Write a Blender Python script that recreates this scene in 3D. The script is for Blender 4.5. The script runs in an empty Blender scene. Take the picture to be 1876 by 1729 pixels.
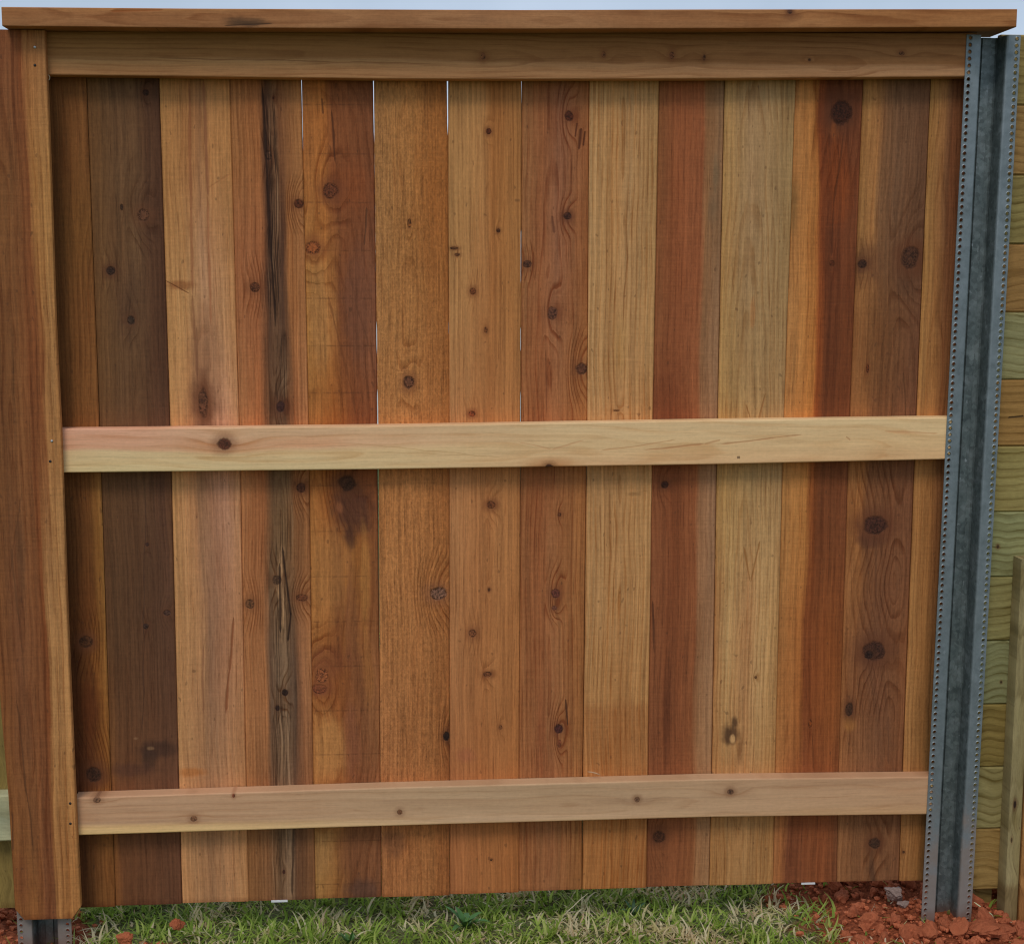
import bpy, math, random
import numpy as np
from mathutils import Vector, Matrix, noise as mnoise
rnd = random.Random(7)
R = math.radians
sc = bpy.context.scene
COL = sc.collection

# ------------------------------------------------------------------ camera
F, IW, IH = 2742.1, 1876.0, 1729.0
CAM = Vector((0.6035, -3.0, 1.366))
PITCH, YAW, ROLL = 0.138734, 0.0722229, 0.00131840
fw = Vector((math.sin(YAW)*math.cos(PITCH), math.cos(YAW)*math.cos(PITCH), -math.sin(PITCH)))
rt = fw.cross(Vector((0, 0, 1))).normalized()
up = rt.cross(fw)
rt2 = rt*math.cos(ROLL) + up*math.sin(ROLL)
up2 = -rt*math.sin(ROLL) + up*math.cos(ROLL)
cd = bpy.data.cameras.new('camera')
cam = bpy.data.objects.new('camera', cd)
COL.objects.link(cam)
m = Matrix((rt2, up2, -fw)).transposed().to_4x4()
m.translation = CAM
cam.matrix_world = m
cd.sensor_fit = 'HORIZONTAL'
cd.sensor_width = 36.0
cd.lens = F/IW*36.0
cd.clip_start = 0.05
cd.clip_end = 3000
sc.camera = cam

# ------------------------------------------------------------------ sky, sun, exposure
SUN_EL, SUN_AZ = R(52), R(200)          # azimuth measured clockwise from +Y: behind the camera, a little left
w = bpy.data.worlds.new('World')
sc.world = w
w.use_nodes = True
nt = w.node_tree
nt.nodes.clear()
o_ = nt.nodes.new('ShaderNodeOutputWorld')
bg = nt.nodes.new('ShaderNodeBackground')
sky = nt.nodes.new('ShaderNodeTexSky')
sky.sky_type = 'NISHITA'
sky.sun_disc = False
sky.sun_elevation = SUN_EL
sky.sun_rotation = SUN_AZ
sky.air_density = 1.0
sky.dust_density = 1.5
tc = nt.nodes.new('ShaderNodeTexCoord')
cn = nt.nodes.new('ShaderNodeTexNoise')
cn.inputs['Scale'].default_value = 5.0
cn.inputs['Detail'].default_value = 6.0
cr = nt.nodes.new('ShaderNodeMapRange')
cr.inputs['From Min'].default_value = 0.35
cr.inputs['From Max'].default_value = 0.7
cr.inputs['To Min'].default_value = 0.45
cr.inputs['To Max'].default_value = 0.8
mx = nt.nodes.new('ShaderNodeMix')
mx.data_type = 'RGBA'
mx.inputs[7].default_value = (7.3, 8.5, 10.4, 1)     # thin bright overcast
nt.links.new(tc.outputs['Generated'], cn.inputs['Vector'])
nt.links.new(cn.outputs[0], cr.inputs[0])
nt.links.new(cr.outputs[0], mx.inputs[0])
nt.links.new(sky.outputs[0], mx.inputs[6])
nt.links.new(mx.outputs[2], bg.inputs[0])
bg.inputs[1].default_value = 0.085
nt.links.new(bg.outputs[0], o_.inputs[0])

sl = bpy.data.lights.new('sun', 'SUN')
sl.energy = 1.15
sl.angle = R(20)
sl.color = (1.0, 0.93, 0.84)
so = bpy.data.objects.new('sun', sl)
COL.objects.link(so)
sd = Vector((math.sin(SUN_AZ)*math.cos(SUN_EL), math.cos(SUN_AZ)*math.cos(SUN_EL), math.sin(SUN_EL)))
so.rotation_euler = sd.to_track_quat('Z', 'Y').to_euler()

sc.view_settings.view_transform = 'Standard'
sc.view_settings.look = 'None'
sc.view_settings.exposure = 0.0
sc.view_settings.gamma = 1.0
sc.render.engine = 'CYCLES'
sc.cycles.pixel_filter_type = 'BLACKMAN_HARRIS'
sc.cycles.filter_width = 1.15
TONE = [.975, .955, .935]
KC = 0.55       # display value of a white vertical board in this light: photo colour / KC = base colour

# ------------------------------------------------------------------ helpers
def at(px, py, Y=0.0):
    """point of the photograph on the vertical plane y = Y"""
    d = fw*F + rt2*(px-IW/2) + up2*(IH/2-py)
    t = (Y-CAM.y)/d.y
    return CAM + d*t

def lin(c):
    c = c/255.0
    return c/12.92 if c <= 0.04045 else ((c+0.055)/1.055)**2.4

def S(r, g, b, k=None):
    k = k or KC
    r, g, b = r*TONE[0], g*TONE[1], b*TONE[2]
    return (min(lin(r)/k, .9), min(lin(g)/k, .9), min(lin(b)/k, .9), 1.0)

def mesh_obj(name, verts, faces, mat, parent=None, smooth=False):
    me = bpy.data.meshes.new(name)
    me.from_pydata([tuple(v) for v in verts], [], faces)
    me.validate()
    me.update()
    if smooth:
        for p in me.polygons: p.use_smooth = True
    if mat: me.materials.append(mat)
    o = bpy.data.objects.new(name, me)
    COL.objects.link(o)
    if parent: o.parent = parent
    return o

def tag(o, label=None, cat=None, group=None, kind=None):
    if label: o['label'] = label
    if cat: o['category'] = cat
    if group: o['group'] = group
    if kind: o['kind'] = kind
    return o

def empty(name, loc, label, cat, group=None):
    o = bpy.data.objects.new(name, None)
    o.location = loc
    o.empty_display_size = .1
    COL.objects.link(o)
    return tag(o, label, cat, group)

def loft(rings, closed=True):
    n = len(rings[0]); V = []; Fc = []
    for r in rings: V += r
    for i in range(len(rings)-1):
        for j in range(n):
            a = i*n+j; b = i*n+(j+1) % n
            Fc.append((a, b, b+n, a+n))
    Fc.append(tuple(range(n-1, -1, -1)))
    Fc.append(tuple(range((len(rings)-1)*n, len(rings)*n)))
    return V, Fc

def interp(pts, x):
    if x <= pts[0][0]: return pts[0][1]
    for (a, b), (c, d) in zip(pts, pts[1:]):
        if x <= c: return b+(d-b)*(x-a)/(c-a)
    return pts[-1][1]

# ---- node DSL
class NB:
    def __init__(s, name):
        s.mat = bpy.data.materials.new(name)
        s.mat.use_nodes = True
        s.t = s.mat.node_tree
        s.t.nodes.clear()
        s.out = s.t.nodes.new('ShaderNodeOutputMaterial')
        s.b = s.t.nodes.new('ShaderNodeBsdfPrincipled')
        s.t.links.new(s.b.outputs[0], s.out.inputs[0])
        tc = s.t.nodes.new('ShaderNodeTexCoord')
        s.P = tc.outputs['Object']
        sp = s.t.nodes.new('ShaderNodeSeparateXYZ')
        s.t.links.new(s.P, sp.inputs[0])
        s.X, s.Y, s.Z = sp.outputs
    def put(s, sock, v):
        if v is None: return
        if isinstance(v, bpy.types.NodeSocket): s.t.links.new(v, sock)
        else: sock.default_value = v
    def m(s, op, a, b=None, c=None, clamp=False):
        n = s.t.nodes.new('ShaderNodeMath'); n.operation = op; n.use_clamp = clamp
        s.put(n.inputs[0], a); s.put(n.inputs[1], b); s.put(n.inputs[2], c)
        return n.outputs[0]
    def v(s, op, a, b=None):
        n = s.t.nodes.new('ShaderNodeVectorMath'); n.operation = op
        s.put(n.inputs[0], a); s.put(n.inputs[1], b)
        return n.outputs['Value'] if op in ('LENGTH', 'DISTANCE', 'DOT_PRODUCT') else n.outputs[0]
    def xyz(s, x, y, z):
        n = s.t.nodes.new('ShaderNodeCombineXYZ')
        s.put(n.inputs[0], x); s.put(n.inputs[1], y); s.put(n.inputs[2], z)
        return n.outputs[0]
    def noise(s, vec=None, w=None, scale=1.0, detail=2.0, rough=.5, dim='3D', col=False):
        n = s.t.nodes.new('ShaderNodeTexNoise'); n.noise_dimensions = dim
        if vec is not None: s.put(n.inputs['Vector'], vec)
        if w is not None: s.put(n.inputs['W'], w)
        n.inputs['Scale'].default_value = scale
        n.inputs['Detail'].default_value = detail
        n.inputs['Roughness'].default_value = rough
        return n.outputs[1 if col else 0]
    def mr(s, v, a, b, c=0.0, d=1.0, smooth=False):
        n = s.t.nodes.new('ShaderNodeMapRange')
        if smooth: n.interpolation_type = 'SMOOTHSTEP'
        s.put(n.inputs[0], v); s.put(n.inputs[1], a); s.put(n.inputs[2], b)
        s.put(n.inputs[3], c); s.put(n.inputs[4], d)
        return n.outputs[0]
    def mix(s, f, a, b, mode='MIX'):
        n = s.t.nodes.new('ShaderNodeMix'); n.data_type = 'RGBA'; n.blend_type = mode
        s.put(n.inputs[0], f); s.put(n.inputs[6], a); s.put(n.inputs[7], b)
        return n.outputs[2]
    def ramp(s, f, stops):
        n = s.t.nodes.new('ShaderNodeValToRGB')
        e = n.color_ramp.elements
        while len(e) > 1: e.remove(e[-1])
        e[0].position = stops[0][0]; e[0].color = stops[0][1]
        for p, c in stops[1:]:
            q = e.new(p); q.color = c
        s.put(n.inputs[0], f)
        return n.outputs[0]
    def finish(s, col, rough=.8, h=None, dist=.0006, strength=.5, metal=0.0, spec=.25):
        s.put(s.b.inputs['Base Color'], col)
        s.put(s.b.inputs['Roughness'], rough)
        s.put(s.b.inputs['Metallic'], metal)
        s.b.inputs['Specular IOR Level'].default_value = spec
        if h is not None:
            n = s.t.nodes.new('ShaderNodeBump')
            n.inputs['Distance'].default_value = dist
            n.inputs['Strength'].default_value = strength
            s.put(n.inputs['Height'], h)
            s.t.links.new(n.outputs[0], s.b.inputs['Normal'])
        return s.mat

def wood(name, a0, a1, ramps, horiz=False, seed=0, Yp=0.0, ac=.5, d0=.01, k=.01, l0=.9, freq=220, gs=.35,
         gcol=None, knots=(), stains=(), cracks=(), wander=.006, fuzz=.16, saw=.12, blot=.15, sawlines=None, rough=.8, bump=.5,
         water=None, wl=2.2, strk=None, cores=()):
    """ramps: [(l, [(u, rgb)...]), ...] colour across the board at given heights (or lengths);
    knots/stains/cracks are given in photograph pixels and turned into metres on the board's face plane."""
    strk = strk if strk is not None else (.4 if horiz else 1.05)
    n = NB(name)
    if horiz: A, L = n.Z, n.X
    else: A, L = n.X, n.Z
    def AL(px, py):
        p = at(px, py, Yp)
        return (p.z, p.x) if horiz else (p.x, p.z)
    sv = seed*7.31
    wn = n.noise(w=n.m('ADD', L, sv), scale=wl, detail=2, dim='1D')
    wn = n.m('MULTIPLY', n.m('SUBTRACT', wn, .5), wander*2.5)
    A1 = n.m('ADD', A, wn)
    # wobble for outlines of knots and stains
    wv = n.noise(n.xyz(n.m('MULTIPLY', A, 1.0), n.m('MULTIPLY', L, .6), sv), scale=70, detail=3)
    wob = n.m('MULTIPLY', n.m('SUBTRACT', wv, .5), 1.0)
    wv2 = n.noise(n.xyz(A, L, sv+4), scale=260, detail=3, rough=.65)
    wob2 = n.m('SUBTRACT', wv2, .5)
    P2 = n.xyz(A, L, 0.0)
    kd = []
    defl = None
    for kk in knots:
        px, py, r = kk[:3]
        rz = kk[3] if len(kk) > 3 else r
        ka, kl = AL(px, py)
        r_a, r_l = r/914.0*.86, rz/914.0*.86
        if horiz: r_a, r_l = rz/914.0*.86, r/914.0*.86
        d = n.v('LENGTH', n.v('MULTIPLY', n.v('SUBTRACT', P2, (ka, kl, 0)), (1/r_a, 1/r_l, 0)))
        d = n.m('ADD', d, n.m('ADD', n.m('MULTIPLY', wob, .7), n.m('MULTIPLY', wob2, .9)))
        kd.append((d, kk))
        de = n.mr(n.v('LENGTH', n.v('MULTIPLY', n.v('SUBTRACT', P2, (ka, kl, 0)), (1/r_a, .42/r_l, 0))), .3, 3.6, min(r_a, r_l)*(1.0 if horiz else 1.9), 0.0, True)
        defl = de if defl is None else n.m('ADD', defl, de)
    if defl is not None: A1 = n.m('ADD', A1, n.m('MULTIPLY', defl, .35))
    u = n.m('DIVIDE', n.m('SUBTRACT', A1, a0), (a1-a0))
    fr = n.noise(n.xyz(n.m('MULTIPLY', A1, 1.0), n.m('MULTIPLY', L, .05), sv), scale=90, detail=3, rough=.6)
    u = n.m('ADD', u, n.m('MULTIPLY', n.m('SUBTRACT', fr, .5), .12))
    col = None
    prev = None
    for l, st in ramps:
        c = n.ramp(u, [(p, S(*q)) for p, q in st])
        if col is None: col = c
        else:
            ln = n.m('ADD', L, n.m('MULTIPLY', wob, .05))
            f = n.mr(ln, prev, l, 0, 1, True)
            col = n.mix(f, col, c)
        prev = l
    # growth rings
    acm = a0+(a1-a0)*ac
    dd = n.m('ADD', n.m('MULTIPLY', n.m('SUBTRACT', L, l0), k), d0)
    w2 = n.noise(w=n.m('ADD', L, sv+3.3), scale=3.5, detail=1, dim='1D')
    dd = n.m('ADD', dd, n.m('MULTIPLY', n.m('SUBTRACT', w2, .5), .03))
    da = n.m('SUBTRACT', A1, acm)
    W = n.m('SQRT', n.m('ADD', n.m('MULTIPLY', da, da), n.m('MULTIPLY', dd, dd)))
    if defl is not None: W = n.m('ADD', W, defl)
    wz = n.noise(n.xyz(n.m('MULTIPLY', A, 1.0), n.m('MULTIPLY', L, .12), sv+9), scale=60, detail=2)
    W = n.m('ADD', W, n.m('MULTIPLY', wz, .007))
    freq = freq*.55
    bands = n.noise(w=n.m('ADD', W, sv), scale=freq*.8, detail=3, rough=.6, dim='1D')
    bands = n.mr(bands, .38, .66)
    fq = n.m('FRACT', n.m('ADD', n.m('MULTIPLY', W, freq), n.m('MULTIPLY', fr, .35)))
    line = n.m('MULTIPLY', n.mr(fq, .45, .93, 0, 1, True), n.mr(fq, .93, 1.0, 1, 0))
    streak = n.noise(n.xyz(A1, n.m('MULTIPLY', L, .018), sv+31), scale=170, detail=4, rough=.6)
    streak = n.m('SUBTRACT', streak, .5)
    amp0 = n.mr(n.noise(n.xyz(n.m('MULTIPLY', A, 8.0), n.m('MULTIPLY', L, 2.0), sv+5), scale=4, detail=2), .35, .65, .35, 1.0)
    amp = n.m('ADD', amp0, n.mr(defl, .0, .008, 0, .8)) if defl is not None else amp0
    g = n.m('MULTIPLY', n.m('ADD', n.m('MULTIPLY', bands, .5), n.m('MULTIPLY', line, .75)), amp)
    gc = gcol or (.50, .36, .24)
    col = n.mix(n.m('MULTIPLY', g, gs*1.45, clamp=True), col, (gc[0], gc[1], gc[2], 1), 'MULTIPLY')
    # blotches (red heartwood patches)
    bl = n.noise(n.xyz(n.m('MULTIPLY', A1, 22.0), n.m('MULTIPLY', L, 4.0), sv+11), scale=1, detail=4, rough=.6)
    col = n.mix(n.mr(bl, .45, .75, 0, blot*2.2), col, (.78, .60, .46, 1), 'MULTIPLY')
    col = n.mix(n.mr(bl, .5, .25, 0, blot), col, (1.25, 1.2, 1.12, 1), 'MULTIPLY')
    # rot / grey stains
    for stn in stains:
        px, py, rx, rz, c, f = stn[:6]
        soft = stn[6] if len(stn) > 6 else .5
        if horiz: rx, rz = rz, rx
        a, l = AL(px, py)
        d = n.v('LENGTH', n.v('MULTIPLY', n.v('SUBTRACT', n.xyz(A1, L, 0.0), (a, l, 0)), (914/rx, 914/rz, 0)))
        d = n.m('ADD', d, n.m('ADD', n.m('MULTIPLY', wob, 1.0), n.m('MULTIPLY', n.m('SUBTRACT', fr, .5), .9)))
        col = n.mix(n.mr(d, 1+soft, max(1-soft, 0), 0, f, True), col, S(*c))
    # fine fibres, fuzz and band-saw marks
    fib = n.noise(n.xyz(n.m('MULTIPLY', A, 1.0), n.m('MULTIPLY', L, .045), n.m('ADD', n.Y, sv)), scale=330, detail=3, rough=.65)
    fz = n.noise(n.xyz(n.m('MULTIPLY', A, 1.0), n.m('MULTIPLY', L, .45), n.m('ADD', n.Y, sv)), scale=230, detail=3, rough=.7)
    sw = n.noise(n.xyz(n.m('MULTIPLY', A, .06), n.m('MULTIPLY', L, 1.0), sv), scale=230, detail=3, rough=.7)
    val = n.m('ADD', n.m('ADD', n.m('MULTIPLY', n.m('SUBTRACT', fib, .5), fuzz*3.7), n.m('MULTIPLY', n.m('SUBTRACT', fz, .5), fuzz*4.2)),
              n.m('MULTIPLY', n.m('SUBTRACT', sw, .5), saw*2.5))
    val = n.m('ADD', n.m('ADD', val, 1.0), n.m('MULTIPLY', streak, strk))
    col = n.v('SCALE', col) if False else n.mix(1.0, col, n.xyz(val, val, val), 'MULTIPLY')
    dash = n.noise(n.xyz(A1, n.m('MULTIPLY', L, .035), sv+41), scale=420, detail=2, rough=.6)
    col = n.mix(n.mr(dash, .58, .74, 0, .26 if horiz else .55), col, (.45, .34, .26, 1), 'MULTIPLY')
    if not horiz:
        dirt = n.mr(n.m('ADD', n.m('ADD', L, n.m('MULTIPLY', wob, .02)), n.m('MULTIPLY', wob2, .012)), .060, .045, 0, .55)
        col = n.mix(dirt, col, (.50, .36, .28, 1), 'MULTIPLY')
    hgt = n.m('ADD', n.m('MULTIPLY', g, -.5), n.m('ADD', n.m('MULTIPLY', fz, .9*fuzz/.16), n.m('ADD', n.m('MULTIPLY', fib, .6), n.m('MULTIPLY', sw, .5*saw/.12))))
    # pin specks
    sp = n.noise(n.xyz(n.m('MULTIPLY', A, 1.0), n.m('MULTIPLY', L, .5), sv+20), scale=150, detail=0)
    if not horiz: col = n.mix(n.mr(sp, .80, .86, 0, .4), col, S(60, 38, 24))
    if sawlines:
        y0, step, strg = sawlines
        _, z0 = AL(938, y0)
        q = n.m('FRACT', n.m('ADD', n.m('MULTIPLY', n.m('SUBTRACT', n.m('ADD', L, n.m('MULTIPLY', wob, .0015)), z0), 914.0/step), .5))
        q = n.m('ABSOLUTE', n.m('SUBTRACT', q, .5))
        q = n.mr(q, .006, .022, 1, 0)
        q = n.m('MULTIPLY', q, n.mr(fr, .38, .6, 0, 1))
        col = n.mix(n.m('MULTIPLY', q, strg), col, S(66, 38, 20))
    if water:       # (pixel y of a sharp tide mark, multiplier colour below it)
        _, z0 = AL(water[0], water[1])
        f = n.mr(n.m('ADD', L, n.m('ADD', n.m('MULTIPLY', wob, .03), n.m('MULTIPLY', n.m('SUBTRACT', fr, .5), .05))), z0+.012, z0-.012, 0, .8)
        col = n.mix(f, col, water[2]+(1,), 'MULTIPLY')
    # knots
    for d, kk in kd:
        c = kk[4] if len(kk) > 4 else (88, 48, 28)
        halo = kk[5] if len(kk) > 5 else .5
        hd = n.m('MULTIPLY', n.mr(d, 2.9, .9, 0, halo, True), n.mr(fr, .3, .7, .55, 1.1))
        col = n.mix(hd, col, S(*[int(q*.5+r*.5) for q, r in zip(c, (110, 62, 34))]))
        ring = n.m('FRACT', n.m('MULTIPLY', d, 2.6))
        ring = n.m('MULTIPLY', n.mr(ring, .5, 1, 0, .5), n.mr(wv2, .4, .6, .3, 1))
        kc = n.mix(ring, S(*[min(255, int(q*1.12)) for q in c]), S(*[int(q*.6) for q in c]))
        kc = n.mix(n.mr(n.m('ADD', wv2, n.m('MULTIPLY', d, -.12)), .36, .54, .0, .85), kc, S(*[int(q*.48) for q in c]))
        kc = n.mix(n.mr(wv, .5, .7, 0, .5), kc, S(*[min(255, int(q*1.35)) for q in c]))
        col = n.mix(n.mr(d, 1.15, .78, 0, .95, True), col, kc)
        edge = n.m('MULTIPLY', n.mr(d, .66, .9, 0, 1, True), n.mr(d, .96, 1.2, 1, 0, True))
        edge = n.m('MULTIPLY', edge, n.mr(wv2, .40, .62, .1, 1))
        col = n.mix(n.m('MULTIPLY', edge, .75), col, S(44, 26, 16))
        hgt = n.m('SUBTRACT', hgt, n.m('MULTIPLY', edge, 1.6))
    # shaken heartwood: many fine parallel splits
    for (px, py0, px1, py1, hw, stg) in cores:
        aA, lA = AL(px, py0); aB, lB = AL(px1, py1)
        if lA > lB: aA, lA, aB, lB = aB, lB, aA, lA
        t = n.m('DIVIDE', n.m('SUBTRACT', L, lA), (lB-lA))
        ca = n.m('ADD', n.m('MULTIPLY', t, aB-aA), aA)
        q = n.m('DIVIDE', n.m('ABSOLUTE', n.m('SUBTRACT', A1, ca)), hw/914.0)
        q = n.m('ADD', q, n.m('MULTIPLY', wob, .8))
        msk = n.m('MULTIPLY', n.mr(q, 1.15, .6, 0, 1, True), n.m('MULTIPLY', n.mr(t, 0, .12, 0, 1, True), n.mr(t, 1, .85, 0, 1, True)))
        wz2 = n.noise(n.xyz(0.0, n.m('MULTIPLY', L, 1.0), sv), scale=9, detail=2)
        nz = n.noise(n.xyz(n.m('ADD', A, n.m('MULTIPLY', wz2, .012)), n.m('MULTIPLY', L, .02), sv+2), scale=210, detail=2, rough=.5)
        dk = n.mr(n.m('ABSOLUTE', n.m('SUBTRACT', nz, .5)), .055, .008, 0, 1, True)
        col = n.mix(n.m('MULTIPLY', msk, n.m('MULTIPLY', dk, stg)), col, S(40, 24, 15))
        lt = n.mr(nz, .56, .70, 0, .5, True)
        col = n.mix(n.m('MULTIPLY', msk, lt), col, S(146, 116, 86))
        hgt = n.m('SUBTRACT', hgt, n.m('MULTIPLY', n.m('MULTIPLY', msk, dk), 2.0))
    # open checks and cracks
    for ck in cracks:
        px, py0, px1, py1, wd = ck[:5]
        c = ck[5] if len(ck) > 5 else (34, 20, 12)
        wav = ck[6] if len(ck) > 6 else .004
        stg = ck[7] if len(ck) > 7 else .9
        aA, lA = AL(px, py0); aB, lB = AL(px1, py1)
        if lA > lB: aA, lA, aB, lB = aB, lB, aA, lA
        t = n.m('DIVIDE', n.m('SUBTRACT', L, lA), (lB-lA))
        ca = n.m('ADD', n.m('MULTIPLY', t, aB-aA), aA)
        nw = n.noise(w=n.m('ADD', L, sv+px*.13), scale=9, detail=4, dim='1D')
        ca = n.m('ADD', ca, n.m('MULTIPLY', n.m('SUBTRACT', nw, .5), wav*2))
        dist = n.m('ABSOLUTE', n.m('SUBTRACT', A, ca))
        wdt = n.m('MULTIPLY', wd/914.0/2, n.mr(n.noise(w=n.m('ADD', L, sv+px), scale=16, detail=3, dim='1D'), .3, .7, .45, 1.3))
        e = n.m('MULTIPLY', n.mr(t, 0, .08), n.mr(t, 1, .92))
        wdt = n.m('MULTIPLY', wdt, e)
        f = n.m('DIVIDE', dist, n.m('ADD', wdt, .00002))
        f = n.mr(f, 2.0, .2, 0, stg, True)
        col = n.mix(f, col, S(*c))
        hgt = n.m('SUBTRACT', hgt, n.m('MULTIPLY', f, 2.0*stg))
    return n.finish(col, rough, hgt, .0013, min(bump*1.3, 1), spec=.25)

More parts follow.
